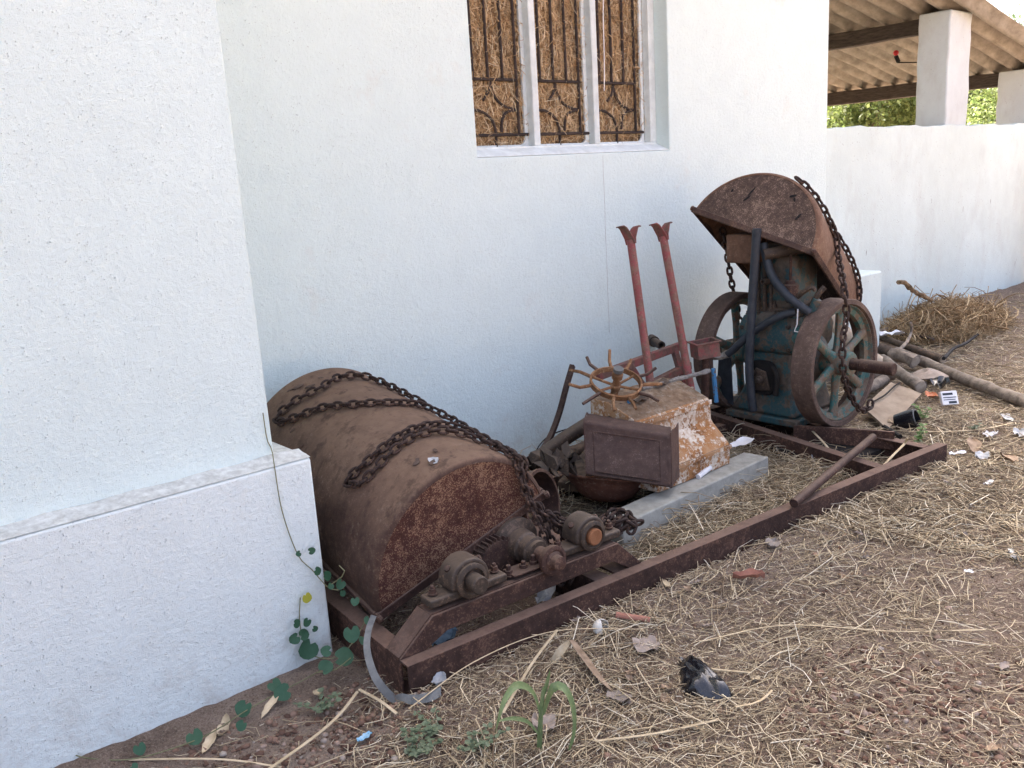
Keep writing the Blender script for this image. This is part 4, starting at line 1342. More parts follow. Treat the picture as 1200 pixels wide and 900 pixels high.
# cylinder block and head
mb = MB()
mb.box(3.69, 3.91, 2.285, 2.495, 0.655, 0.93)
cb = mb.build('cylinder', 'teal_dark', eng, bevel=0.035, seg=4)
mb = MB()
mb.box(3.675, 3.925, 2.27, 2.51, 0.9305, 0.985)
mb.box(3.71, 3.89, 2.30, 2.48, 0.9855, 1.02)
mb.build('cylinder_head', 'oily', eng, bevel=0.012)
mb = MB()
mb.box(3.67, 3.93, 2.265, 2.515, 0.655, 0.675)
mb.build('cylinder_flange', 'oily', cb, bevel=0.006)
for xx, yy in ((3.70, 2.29), (3.70, 2.49), (3.685, 2.39)):
    mb = MB()
    bolt(mb, V(xx, yy, .6755), .010, .018, .016)
    mb.build('bolt', 'oily', cb)
for yy in (2.40, 2.435, 2.47):
    mb = MB().cyl((3.672, yy, .66), (3.675, yy + .004, .94), .008 if yy < 2.43 else .011, 8)
    mb.build('push_rod', 'oily', eng)
# rusty box tank under the cover
mb = MB()
mb.box(3.60, 3.86, 2.452, 2.606, 0.893, 1.03)
mb.build('fuel_tank', 'hood_orange', eng, bevel=0.008)
# open pipe stub, elbow and small fittings
MB().pipe(V(3.585, 2.385, .938), V(3.74, 2.245, .968), .027, .020).build('exhaust_stub', 'oily', eng)
MB().pipe(V(3.60, 2.402, .808), V(3.70, 2.38, .815), .016, .010, 12).build('pipe_stub', 'oily', eng)
mb = MB()
mb.lathe([(0.020, -.03), (.034, -.025), (.036, .03), (.024, .036), (.020, .05), (.007, .052), (.006, .17), (0, .17)], Matrix.Translation(V(3.65, 2.283, .765)), 16)
mb.build('oil_cup', 'rust', eng)
mb = MB()
mb.tube(smoothpath([V(3.65, 2.30, .72), V(3.64, 2.25, .735), V(3.64, 2.205, .77), V(3.65, 2.17, .79), V(3.66, 2.155, .765)], .015), .011, 8)
mb.build('fuel_pipe', 'oily', eng)
mb = MB()
mb.tube(smoothpath([V(3.66, 2.22, .69), V(3.66, 2.18, .71), V(3.67, 2.15, .76), V(3.69, 2.13, .79)], .015), .013, 8)
mb.build('fuel_pipe', 'oily', eng)
mb = MB()
mb.cyl((3.655, 2.20, .63), (3.66, 2.15, .735), .020, 12)
mb.lathe([(.03, 0), (.032, .02), (.022, .03), (.022, .05)], axis_m(V(3.655, 2.24, .66), V(-.2, -.3, 1)), 10)
mb.build('valve_body', 'teal_dark', eng)
mb = MB()
mb.box(3.63, 3.70, 2.20, 2.262, .50, .60)
mb.cyl((3.628, 2.235, .55), (3.618, 2.235, .55), .022, 12)
mb.build('pump', 'teal', eng, bevel=0.01)
# hoses
h1 = [V(*p) for p in ((3.560, 2.404, 1.061), (3.560, 2.413, 0.935), (3.560, 2.427, 0.755), (3.560, 2.437, 0.590), (3.560, 2.446, 0.402), (3.570, 2.443, 0.264), (3.580, 2.436, 0.173))]
MB().tube(smoothpath(h1, .03), .021, 12).build('hose', 'hose', eng)
h2 = [V(*p) for p in ((3.610, 2.401, 0.990), (3.600, 2.380, 0.920), (3.590, 2.337, 0.835), (3.590, 2.264, 0.756), (3.610, 2.206, 0.706), (3.640, 2.162, 0.669))]
MB().tube(smoothpath(h2, .03), .020, 12).build('hose', 'hose', eng)
h3 = [V(*p) for p in ((3.630, 2.244, 0.676), (3.600, 2.301, 0.656), (3.585, 2.378, 0.612), (3.570, 2.463, 0.549), (3.560, 2.534, 0.481), (3.550, 2.567, 0.449))]
MB().tube(smoothpath(h3, .03), .019, 12).build('hose', 'hose', eng)
mb = MB()
mb.tube(smoothpath([V(*p) for p in ((3.558, 2.543, 0.472), (3.550, 2.587, 0.443), (3.530, 2.634, 0.441), (3.500, 2.668, 0.447), (3.460, 2.705, 0.446))], .02), .017, 10, jit=.5)
mb.build('rag_wrap', 'rope', eng)
tag(MB().tube([V(*p) for p in ((3.580, 2.200, 0.698), (3.575, 2.200, 0.628), (3.570, 2.210, 0.596), (3.560, 2.143, 0.592))], .003, 5).build('wire', 'paper', eng))
MB().box(3.562, 3.570, 2.44, 2.47, .46, .51).build('label_tag', 'strap', eng)
# pipe stub sticking out of the wall
mb = MB()
mb.pipe(V(3.62, 3.11, .46), V(3.55, 2.98, .455), .022, .014)
mb.cyl(V(3.63, 3.118, .46), V(3.60, 3.07, .458), .030, 14)
tag(mb.build('wall_pipe', 'oily'), 'short iron pipe stub sticking out of the wall beside the rear flywheel', 'pipe')


# ================================================================== THINGS BETWEEN THE DRUM AND THE ENGINE
# concrete beam
mb = MB()
mb.hexa([(2.20, 2.043, 0.0), (3.165, 2.075, 0.0), (3.153, 2.195, 0.0), (2.19, 2.163, 0.0)], [(2.20, 2.048, .118), (3.172, 2.082, .122), (3.16, 2.20, .122), (2.19, 2.166, .118)])
tag(mb.build('concrete_beam', 'concrete', bevel=0.006), 'grey concrete beam lying on the straw in front of the flaking orange tank', 'beam')
# flaking tank: stepped profile extruded along x
tk = thing('stepped_tank', (2.72, 2.3, .12), 'flaking orange and white rusty tank with a stepped front', 'tank')
pf = [(2.150, 0.123), (2.147, 0.205), (2.158, 0.222), (2.232, 0.292), (2.242, 0.306), (2.245, 0.385), (2.255, 0.398), (2.40, 0.452), (2.50, 0.455), (2.50, 0.123)]
XT = Matrix(((0, 0, 1, 0), (1, 0, 0, 0), (0, 1, 0, 0), (0, 0, 0, 1)))
mb = MB()
K = 14
vs, fs = [], []
for k in range(K + 1):
    x = 2.52 + (2.985 - 2.52) * k / K
    for y, z in pf:
        edge_ = 0.010 if k == K else 0.0
        vs.append((x + (0.02 * (0.3 - z) if k == K else 0), y + .0012 * math.sin(k * 1.3 + z * 20), z + .001 * math.sin(k * 2.1 + y * 9)))
n = len(pf)
for k in range(K):
    for q in range(n):
        fs.append((k * n + q, k * n + (q + 1) % n, (k + 1) * n + (q + 1) % n, (k + 1) * n + q))
fs += [tuple(range(n - 1, -1, -1)), tuple(K * n + q for q in range(n))]
mb.add(vs, fs)
mb.build('tank_body', 'tank', tk, smooth=20, bevel=0.003)
mb = MB()
mb.tube(smoothpath([V(*p) for p in ((3.243, 2.420, 0.455), (3.254, 2.420, 0.361), (3.266, 2.420, 0.265))], .03), .011, 8)
mb.build('blue_post', 'blue', tk)
mb = MB()
mb.tube([V(*p) for p in ((2.606, 2.360, 0.453), (2.618, 2.360, 0.364))], .013, 8)
mb.build('blue_post', 'blue', tk)
mb = MB()
mb.box(2.521, 2.984, 2.236, 2.2455, .372, .392)
mb.build('edge_strip', 'tank', tk, bevel=.002)
mb = MB()
mb.box(2.521, 2.989, 2.1395, 2.149, .192, .210)
mb.build('edge_strip', 'tank', tk, bevel=.002)
# debris on top of the tank
tag(MB().tube(smoothpath([V(*p) for p in ((2.749, 2.420, 0.458), (2.876, 2.420, 0.455), (3.021, 2.420, 0.454), (3.155, 2.420, 0.452), (3.230, 2.420, 0.454))], .02), .0105, 8, jit=.5).build('grey_stick', 'rope'),
    'grey weathered stick bound with rag across the top of the orange tank', 'stick')
tag(MB().tube(smoothpath([V(*p) for p in ((2.765, 2.360, 0.420), (2.912, 2.380, 0.412), (3.067, 2.400, 0.405))], .02), .007, 7, jit=.5).build('twig', 'bark'),
    'thin brown twig lying on the dirty top of the orange tank', 'twig')
for k, (px_, lab) in enumerate((((2.66, 2.34, .447), 'dark scrap of bark near the middle of the tank top'), ((2.86, 2.40, .466), 'dark scrap of bark at the right end of the tank top'))):
    x, y, z = px_
    mb = MB()
    mb.sheet([[(x + .035 * (i - 1.5), y + .02 * (j - 1) + .008 * i, z + .008 * math.sin(i * 2 + j)) for i in range(4)] for j in range(3)], .004)
    tag(mb.build('bark_scrap', 'bark_dark'), lab, 'scrap')

# brown tin can lying on the pan
cA, cB = V(*(2.314, 2.330, 0.210)), V(*(2.509, 2.085, 0.162))
ux = (cB - cA).normalized()
hz = 0.222
dy = V(-ux.y, ux.x, 0).normalized() * 0.15
cn = thing('tin_can', (cA + cB) / 2, 'dented brown rectangular tin lying on its side with an open end', 'can')
up_v = V(0, 0, hz) + ux * 0.002
mb = MB()
th = .0025
K = 10
sec = []
rc = 0.014
for cx_, cy_, a0_ in ((rc, rc, 180), (.125 - rc, rc, 270), (.125 - rc, hz - rc, 0), (rc, hz - rc, 90)):
    for q in range(4):
        sec.append((cx_ + rc * math.cos(R(a0_ + q * 30)), cy_ + rc * math.sin(R(a0_ + q * 30))))
Lc = (cB - cA).length
rows = []
for k in range(K + 1):
    s_ = Lc * k / K
    rw = []
    for (d_, h_) in sec + [sec[0]]:
        dent_ = 0.007 * math.exp(-((s_ - Lc * .4) ** 2 + (h_ - .1) ** 2) / .003) if d_ < .02 else 0
        rib = 0.002 if k in (1, K - 1) else 0
        ctr_ = V(0, 0, 0)
        rw.append(cA + ux * s_ + dy.normalized() * (d_ + dent_ - (rib if d_ < .02 else 0)) + V(0, 0, h_ + (rib if h_ > hz - .02 else 0)) + V(0, 0, -.010 * (s_ / Lc) if h_ > .1 else 0))
    rows.append(rw)
mb.sheet(rows, th)
mb.build('can_body', 'can', cn, smooth=50)
fn_ = -dy.normalized() * .0012
bead = [(.10, .12), (.90, .12), (.90, .86), (.10, .86), (.10, .12)]
MB().tube([cA + ux * Lc * a_ + V(0, 0, (hz - .006) * b_) + fn_ for a_, b_ in bead], .0028, 6).build('pressed_bead', 'can', cn)
mb = MB()
mb.sheet([[p * (1 - f_) + (cA + ux * .004 + dy * .5 + V(0, 0, hz / 2)) * f_ for p in [q + ux * .004 for q in rows[0]]] for f_ in (0.03, .5, .98)])
mb.build('can_base', 'can', cn)
for e_, nm in ((Lc, 'open_flange'), (0, 'base_rim')):
    mb = MB()
    ctr_ = cA + ux * e_ + dy * .5 + V(0, 0, hz / 2 - (.005 if e_ else 0))
    src = rows[-1] if e_ else rows[0]
    o1 = [p + (p - ctr_) * .02 for p in src]
    mb.sheet([o1, [p + ux * (.010 if e_ else -.005) for p in o1]], .002)
    mb.build(nm, 'can', cn)
# bent lid hanging off the open end
mb = MB()
e0 = cB + dy * .06
mb.sheet([[cB + ux * (.012 + .028 * (j / 4) ** 1.2) + dy * (0.02 + .92 * j / 4) + V(0, 0, .004 + (hz - .004) * i / 5 + .006 * math.sin(j * 2) * (i > 4)) for j in range(5)] for i in range(6)], .0025)
mb.build('bent_lid', 'can', cn)
# pan
pc = V(*(2.499, 2.403, 0.125))
tilt = axis_m(pc, V(0.27, 0.11, 1))
pn = thing('pan', pc, 'wide red brown rusty pan under the brown tin', 'pan')
mb = MB()
mb.lathe([(0.0, -.085), (.06, -.083), (.105, -.062), (.150, -.012), (.172, .012), (.180, .013), (.180, .016), (.171, .016), (.147, -.008), (.102, -.058), (.06, -.079), (0, -.081)], tilt, 40, wob=.02)
mb.build('bowl', 'pan', pn, smooth=45)
mb = MB()
mb.lathe([(.177, .0165), (.183, .0145), (.184, .0185), (.179, .0215)], tilt, 40, closed=True, wob=.02)
mb.build('rolled_edge', 'pan', pn)
# crumpled sheet lumps left of the can
for k, (px_, py_, Yp, lab) in enumerate(((655, 540, 2.45, 'crumpled dark sheet left of the brown tin'), (672, 532, 2.42, 'folded rusty sheet pressed against the left end of the brown tin'))):
    pass
o0 = V(*(2.237, 2.420, 0.246))
for k, (o_, lab, sz) in enumerate(((V(*(2.236, 2.440, 0.224)), 'crumpled dark sheet beside the ring band left of the brown tin', .050), (V(*(2.329, 2.420, 0.214)), 'folded rusty sheet pressed against the left end of the brown tin', .055))):
    rg = random.Random(31 + k)
    mb = MB()
    mb.sheet([[o_ + V((i - 3) * sz * .32, rg.uniform(-.03, .03) + .02 * j, j * sz * .28 + rg.uniform(-.016, .016) + .03 * math.sin(i * 1.3)) for i in range(7)] for j in range(5)], .003)
    tag(mb.build('crumpled_sheet', 'oily', smooth=20), lab, 'sheet metal')
tag(MB().box(-.22, .22, -.05, .05, -.02, .02, Matrix.Translation(V(2.62, 2.62, .13)) @ Matrix.Rotation(R(20), 4, 'Z') @ Matrix.Rotation(R(-12), 4, 'Y')).build('plank', 'bark_dark', bevel=.004),
    'short dark plank lying behind the brown tin', 'plank')
# ring band standing beside the drum
rb = MB()
rbm = axis_m(V(*(2.046, 2.360, 0.161)), V(0.35, -0.9, 0.18))
rb.lathe([(.128, -.05), (.128, .05), (.121, .05), (.121, -.05)], rbm, 44, closed=True)
rbt = thing('ring_band', rbm.translation, 'rusty wide ring band standing between the drum cover and the pan', 'ring')
rb.build('band', 'rust', rbt)
MB().lathe([(.1285, .040), (.134, .041), (.134, .0505), (.122, .0515), (.122, .049)], rbm, 44, closed=True).build('band_edge', 'hood', rbt)

# spiked wheel on a stem
sw = thing('spiked_wheel', (2.566, 2.400, 0.412), 'rusty hoop with radiating spikes on an upright stem', 'wheel')
sc = V(*(2.572, 2.400, 0.522))
sn = V(-0.16, -0.40, 1.0).normalized()
sm_ = axis_m(sc, sn)
mb = MB()
rr = .104
mb.lathe([(rr - .006, -.011), (rr + .002, -.012), (rr + .004, .010), (rr - .004, .012)], sm_, 44, closed=True, wob=.015)
mb.build('hoop', 'orange_rust', sw)
for k in range(11):
    a = 2 * math.pi * (k + .35) / 11
    d_ = V(math.cos(a), math.sin(a), 0)
    ln = random.uniform(.19, .215)
    mb = MB()
    p0 = sm_ @ (d_ * (rr - .004))
    p1 = sm_ @ (d_ * (rr + (ln - rr) * .5) + V(0, 0, random.uniform(-.006, .012)))
    p2 = sm_ @ (d_ * ln + V(random.uniform(-.02, .02), random.uniform(-.02, .02), random.uniform(-.012, .018)))
    mb.tube([p0, p1, p2], [.0078, .007, .0065], 7)
    mb.build('spike', 'orange_rust' if k % 3 else 'rust', sw)
for k, a in enumerate((20, 140, 200, 320)):
    d_ = V(math.cos(R(a)), math.sin(R(a)), 0)
    MB().tube([sm_ @ (d_ * .018 + V(0, 0, -.012)), sm_ @ (d_ * (rr - .003) + V(0, 0, -.002))], .006, 6).build('cross_arm', 'orange_rust', sw)
mb = MB()
mb.lathe([(.016, -.10), (.016, -.03), (.021, -.028), (.022, -.01), (.015, -.006), (.014, .02), (.022, .024), (.023, .045), (.014, .05), (.012, .058), (0, .058)], sm_, 16)
mb.build('stem', 'orange_rust', sw)
mb = MB()
q = sc + V(0, 0, -.13)
mb.lathe([(.05, -.06), (.055, -.03), (.04, .0), (.045, .03), (.03, .05), (0, .05)], axis_m(q, V(.1, 0, 1)), 14)
mb.cyl(q + V(-.09, -.02, -.02), q + V(.05, .03, -.02), .024, 12)
mb.cyl(q + V(-.02, -.07, .01), q + V(0, .05, .01), .02, 10)
mb.cyl(q + V(0, 0, -.05), V(q.x + .02, q.y + .02, 0.0), .03, 12)
mb.build('valve_body', 'black', sw)
MB().lathe([(.02, 0), (.021, .016), (0, .017)], sm_ @ Matrix.Translation(V(0, 0, .056)), 12).build('cap', 'strap', sw)

# red forked props
for k, (b_, t_, lab) in enumerate(((((2.897, 2.500, 0.452)), ((2.931, 2.620, 1.064)), 'worn red prop with forked top, nearer the spiked hoop'),
                                   (((3.121, 2.470, 0.456)), ((3.126, 2.600, 1.062)), 'worn red prop with forked top, nearer the engine'))):
    p0, p1 = V(*b_), V(*t_)
    d_ = (p1 - p0).normalized()
    p00 = p0 - d_ * 0.36
    rp = thing('red_prop', p00, lab, 'prop', 'red forked props leaning behind the tank')
    MB().cyl(p00, p1, .0180, 18).build('pole', 'red', rp)
    sx = V(.95, .1, 0)
    sx = (sx - d_ * sx.dot(d_)).normalized()
    sy = d_.cross(sx)
    for s_ in (-1, 1):
        prof_ = [(0.004, -.02), (.012, .006), (.030, .032), (.042, .048), (.056, .056), (.070, .054)]
        rows = [[p1 + sx * s_ * a_ + d_ * c_ + sy * w_ * (.026 - .002 * i_) for w_ in (-1, -.4, .4, 1)] for i_, (a_, c_) in enumerate(prof_)]
        MB().sheet(rows, .005 * s_).build('fork_plate', 'red_dull', rp, smooth=60, bevel=.0012)
# red ladder frame behind
rf = thing('welded_rack', (3.05, 2.66, .42), 'dull red welded iron rack lying behind the two forked props', 'rack')
rl = [((2.732, 2.660, 0.486), (3.345, 2.660, 0.529)), ((2.820, 2.620, 0.361), (3.324, 2.620, 0.433))]
for a_, b_ in rl:
    a_, b_ = V(*a_), V(*b_)
    x_, y_ = frame_from(b_ - a_)
    m_ = MB()
    m_.tube([a_, b_], .026, 4, flat=(.8, 1.0))
    m_.build('rail', 'red_dull', rf, bevel=.003)
for px_ in (0.35, .86):
    a_ = V(*rl[0][0]).lerp(V(*rl[0][1]), px_)
    b_ = V(*rl[1][0]).lerp(V(*rl[1][1]), px_)
    MB().tube([a_, b_], .020, 4).build('cross_bar', 'red_dull', rf, bevel=.003)
for px_ in (.1, .92):
    a_ = V(*rl[1][0]).lerp(V(*rl[1][1]), px_)
    MB().tube([a_ + V(0, 0.01, -.02), V(a_.x + .02, a_.y + .04, -.01)], .018, 4).build('leg', 'red_dull', rf, bevel=.003)
# red open box
bx = V(*(3.313, 2.520, 0.528))
rbx = thing('red_box', bx, 'small open red brown metal box beside the engine hose', 'box')
m_ = MB()
bm_ = Matrix.Translation(bx) @ Matrix.Rotation(R(-28), 4, 'Z') @ Matrix.Rotation(R(-5), 4, 'Y')
for a_ in ((-.055, .055, -.045, -.041, -.04, .035), (-.055, .055, .041, .045, -.04, .035), (-.055, -.051, -.041, .041, -.04, .035), (.051, .055, -.041, .041, -.04, .035), (-.051, .051, -.041, .041, -.04, -.036)):
    MB().box(*a_, bm_).build('side_plate', 'red_dull', rbx, bevel=.001)
mb = MB()
for a_ in ((-.064, .064, -.054, -.0455, .028, .036), (-.064, .064, .0455, .054, .028, .036), (-.064, -.0555, -.0455, .0455, .028, .036), (.0555, .064, -.0455, .0455, .028, .036)):
    MB().box(*a_, bm_).build('lip', 'red_dull', rbx, bevel=.002)
MB().cyl(bm_ @ V(0, 0, -.041), V(bx.x + .02, bx.y + .03, -.01), .02, 12).build('post', 'rust', rbx)
# curved flat bar
fb = smoothpath([V(*p) for p in ((2.875, 2.960, 0.474), (2.820, 2.950, 0.387), (2.758, 2.940, 0.276), (2.684, 2.920, 0.193), (2.613, 2.900, 0.144), (2.534, 2.880, 0.111))], .02)
tag(MB().tube(fb, .021, 4, flat=(1.0, .75), ref=V(0.5, -.8, 0)).build('curved_bar', 'rust', bevel=.001), 'curved dark flat iron bar leaning on the white wall left of the spiked hoop', 'bar')
tag(MB().tube([V(*(2.959, 2.840, 0.240)), V(*(2.677, 2.840, 0.176)), V(*(2.489, 2.860, 0.106))], .034, 14).build('iron_pipe', 'oily'), 'thick dark pipe lying against the wall behind the brown tin', 'pipe')
tag(MB().tube([V(*(2.847, 2.700, 0.190)), V(*(2.473, 2.740, 0.127))], .026, 12).build('wooden_pole', 'bark_dark'), 'brown pole lying in front of the thick dark pipe', 'pole')
tag(MB().tube(smoothpath([V(*p) for p in ((2.634, 3.000, 0.069), (2.689, 3.020, 0.110), (2.782, 3.040, 0.135), (2.915, 3.040, 0.139), (3.007, 3.000, 0.138))], .02), .0035, 5).build('wire', 'black'),
    'thin black wire curling along the foot of the wall', 'wire')
# fallen iron bar in the frame
tag(MB().cyl((2.727, 1.683, 0.135), (3.577, 1.823, 0.160), .0165, 14).build('fallen_bar', 'rust'), 'round rusty bar leaning across the outer rail of the frame', 'bar')
m_ = MB()
c0, c1_, c2_, c3_ = [V(*p) for p in ((2.942, 2.014, 0.050), (3.068, 1.883, 0.030), (2.991, 1.824, 0.030), (2.869, 1.947, 0.050))]
m_.sheet([[c0, c1_], [c3_, c2_]], .006)
tag(m_.build('iron_plate', 'rust'), 'flat rusty plate lying on straw beside the fallen bar', 'plate')


# ================================================================== LOGS AND BOARD BESIDE THE FLYWHEEL
def log(label, pts, r, mat='bark', cut=True, nm='log', jit=.18, group='logs beside the flywheel'):
    t = thing(nm, pts[0], label, nm, group)
    P_ = smoothpath([V(*p) for p in pts], .06)
    rr_ = [r[0] + (r[1] - r[0]) * i / max(1, len(P_) - 1) for i in range(len(P_))]
    rr_ = [q * .74 * random.uniform(.93, 1.07) for q in rr_]
    MB().tube(P_, rr_, 12, jit=jit).build('bark', mat, t, smooth=60)
    if cut:
        for i_, j_ in ((0, 1), (-1, -2)):
            d_ = (P_[i_] - P_[j_]).normalized()
            MB().lathe([(rr_[i_] * .86, 0), (rr_[i_] * .84, .002), (rr_[i_] * .4, .0035), (0, .003)], axis_m(P_[i_] + d_ * .0005, d_), 14).build('cut_end', 'cut', t)
    return t


log('long grey log running out past the right edge from the pile', [(5.634, 2.733, 0.090), (5.531, 2.449, 0.050), (5.214, 2.046, 0.045), (4.923, 1.631, 0.040)], (.043, .047))
log('thick log with a pale cut end facing the camera', [(5.283, 2.649, 0.110), (5.015, 2.386, 0.090), (4.888, 2.191, 0.055)], (.045, .050))
log('short sawn log just right of the flywheel shaft', [(4.654, 2.457, 0.050), (5.024, 2.483, 0.060)], (.044, .045))
log('dark charred branch lying across the pile', [(6.101, 3.077, 0.080), (5.925, 2.768, 0.060), (5.723, 2.426, 0.040)], (.028, .036), 'bark_dark', True)
log('thin black stick propped on the charred branch', [(5.717, 2.457, 0.060), (6.063, 2.541, 0.060), (6.284, 2.567, 0.050), (6.767, 2.671, 0.030)], (.016, .013), 'charred', False)
log('knobby pale log behind the thick log', [(5.525, 2.708, 0.100), (5.492, 2.596, 0.090), (5.456, 2.479, 0.060)], (.050, .052), 'bark', True, jit=.4)
log('stub of log against the rim of the flywheel', [(5.812, 2.953, 0.060), (5.743, 2.767, 0.050)], (.047, .042), 'bark_dark')
log('pale forked branch rising from the pile', [(5.594, 2.702, 0.100), (5.852, 2.764, 0.120), (6.018, 2.816, 0.160), (5.917, 2.777, 0.250)], (.017, .011), 'bark', False)
log('grey branch behind the pale forked branch', [(6.310, 3.210, 0.060), (6.644, 3.257, 0.050), (6.978, 3.310, 0.050)], (.034, .026), 'bark', True)
log('slim twisted branch low behind the log pile', [(6.308, 3.033, 0.070), (6.361, 2.912, 0.060), (6.319, 2.758, 0.050)], (.020, .014), 'bark_dark', False)
log('log end seen through the spokes of the front flywheel', [(5.22, 2.60, .05), (5.14, 2.78, .24), (5.08, 2.96, .44)], (.070, .062), 'cut', True)
log('log lying low behind the spokes of the front flywheel', [(4.66, 2.86, .05), (4.92, 2.74, .055), (5.20, 2.52, .05)], (.062, .055), 'bark', True)
# board and bark slab
m_ = MB()
q = [V(*p) for p in ((4.295, 2.246, 0.070), (4.159, 2.046, 0.020), (4.803, 2.175, 0.050), (4.801, 2.352, 0.100))]
rows = []
for i in range(7):
    f_ = i / 6
    rows.append([(q[0].lerp(q[1], g_)).lerp(q[3].lerp(q[2], g_), f_) + V(0, 0, .004 * math.sin(f_ * 5 + g_ * 3)) for g_ in (0, .33, .66, 1)])
m_.sheet(rows, .012)
bd = m_.build('board', 'board', smooth=20)
tag(bd, 'pale brown split board propped between the flywheel and the logs', 'board')
m_ = MB()
pts_ = [q[0].lerp(q[1], .12).lerp(q[3].lerp(q[2], .30), t_) + V(0, 0, .0135) + (V(.012, .008, 0) * math.sin(t_ * 9)) for t_ in np.linspace(.15, 1, 10)]
m_.tube(pts_, .0045, 5)
ck = m_.build('crack', 'black', bd)
m_ = MB()
oc = V(*(5.275, 2.348, 0.040))
m_.sheet([[oc + V(.13 * math.cos(a) * f_, .10 * math.sin(a) * f_, .03 * (1 - f_ * f_) + .01 * math.sin(2 * a)) for a in np.linspace(0, 2 * math.pi, 17)] for f_ in (.03, .4, .75, 1)], .008)
tag(m_.build('bark_slab', 'greyleaf', smooth=50), 'rounded brown bark slab leaning behind the thick cut log', 'bark')
m_ = MB()
oc = V(*(4.295, 2.012, 0.035))
m_.lathe([(.0, -.05), (.05, -.05), (.055, .0), (.055, .05), (.045, .052), (.044, .02), (0, .018)], axis_m(oc, V(.2, -.85, .35)), 24)
tag(m_.build('rubber_bush', 'plastic_black'), 'round black rubber bush below the pale brown board', 'bush')
m_ = MB()
m_.cyl((4.191, 2.080, 0.020), (4.074, 1.939, 0.020), .012, 8)
tag(m_.build('small_pipe', 'black'), 'short black pipe end under the lower edge of the board', 'pipe')

# ================================================================== PLANTS
def leaf_fan(mb_, c_, nrm, xdir, r, fold=.15, heart=True):
    z = nrm.normalized()
    x = (xdir - z * xdir.dot(z)).normalized()
    y = z.cross(x)
    ring = []
    n_ = 14
    ph1_, ph2_ = random.uniform(0, 6), random.uniform(0, 6)
    for k in range(n_):
        a = 2 * math.pi * k / n_
        rad = r * (1 + .05 * math.sin(3 * a + ph1_) + .03 * math.sin(5 * a + ph2_) + (0.10 * math.cos(a) - (.55 * math.exp(-((a - math.pi) / .35) ** 2) if heart else 0)))
        ring.append(c_ + x * rad * math.cos(a) + y * rad * math.sin(a) * .95 + z * fold * abs(math.sin(a)) * r)
    vs_ = [c_ + x * (-.25 * r if heart else 0)] + ring
    mb_.add(vs_, [(0, 1 + k, 1 + (k + 1) % n_) for k in range(n_)])


vine = thing('vine', (1.09, 2.14, 0), 'trailing vine with round dark green leaves at the plinth corner', 'vine')
stems = [[(1.000, 2.262, 0.765), (1.002, 2.262, 0.688), (1.012, 2.262, 0.655), (0.986, 2.200, 0.623), (0.992, 2.200, 0.492), (1.021, 2.198, 0.355), (1.058, 2.195, 0.296), (1.087, 2.170, 0.241), (1.113, 2.140, 0.230)],
         [(1.011, 2.195, 0.228), (1.000, 2.195, 0.158), (1.004, 2.190, 0.086), (1.019, 2.180, 0.048), (1.039, 2.120, 0.053), (1.068, 2.098, 0.060), (1.105, 2.080, 0.100), (1.160, 2.094, 0.140)],
         [(1.060, 2.127, 0.030), (1.001, 2.123, 0.025), (0.934, 2.106, 0.030), (0.858, 2.107, 0.025), (0.761, 2.083, 0.030), (0.661, 2.065, 0.025), (0.564, 2.066, 0.030), (0.476, 2.118, 0.020), (0.398, 2.188, 0.030), (0.365, 2.230, 0.050), (0.362, 2.221, 0.080)],
         [(0.997, 2.115, 0.030), (1.023, 2.059, 0.050), (1.059, 2.019, 0.090)], [(1.087, 2.170, 0.241), (1.119, 2.120, 0.288), (1.109, 2.140, 0.316)]]
for s_ in stems:
    MB().tube(smoothpath([V(*p) for p in s_], .02), .0016, 5).build('stem', 'vine_stem', vine)
LV = [(797, 78, 9, 0), (835, 70, 11, 0), (853, 132, 13, 0), (883, 147, 15, 0), (897, 178, 10, 0), (927, 172, 15, 0), (933, 200, 10, 0), (788, 296, 13, 0), (823, 290, 13, 0),
      (846, 312, 9, 0), (786, 342, 16, 0), (810, 332, 17, 0), (828, 372, 29, 0), (885, 382, 16, 1), (878, 435, 21, 1), (933, 402, 28, 1), (962, 325, 24, 1), (1000, 345, 16, 1),
      (1015, 285, 14, 1), (972, 225, 13, 1), (720, 487, 19, 2), (750, 510, 24, 2), (626, 558, 23, 2), (620, 612, 15, 2), (470, 648, 22, 2), (300, 685, 16, 2), (282, 742, 10, 2)]
LVW = [(1.016, 2.188, 0.362), (1.054, 2.188, 0.357), (1.064, 2.188, 0.292), (1.092, 2.188, 0.267), (1.073, 2.130, 0.262), (1.104, 2.130, 0.257), (1.107, 2.130, 0.228), (0.982, 2.188, 0.160), (1.016, 2.188, 0.152), (1.036, 2.188, 0.122), (0.974, 2.188, 0.117), (0.998, 2.188, 0.117), (1.011, 2.188, 0.071), (0.994, 2.040, 0.127), (1.001, 2.080, 0.056), (1.058, 2.080, 0.064), (1.074, 2.040, 0.149), (1.110, 2.040, 0.115), (1.131, 2.040, 0.166), (1.095, 2.040, 0.238), (0.878, 2.148, 0.030), (0.880, 2.094, 0.030), (0.771, 2.105, 0.030), (0.733, 2.034, 0.030), (0.625, 2.077, 0.030), (0.507, 2.130, 0.030), (0.472, 2.065, 0.030)]
for (lx, ly, rad, kind_), P_ in zip(LV, LVW):
    P_ = V(*P_)
    dist = (P_ - cam.matrix_world.translation).length
    rr_ = rad / 2.667 * dist / 1037 * 1.08
    m_ = MB()
    if kind_ == 0:
        nn = V(random.uniform(-.3, .3), -1, random.uniform(.1, .5))
    else:
        nn = V(random.uniform(-.6, -.1), -.7, random.uniform(.5, 1.1))
    leaf_fan(m_, P_ + V(0, -.008, .004), nn, V(random.uniform(-1, 1), 0, random.uniform(-1, .2)), rr_, random.uniform(.08, .25))
    m_.build('leaf', 'vine', vine, smooth=60)
m_ = MB()
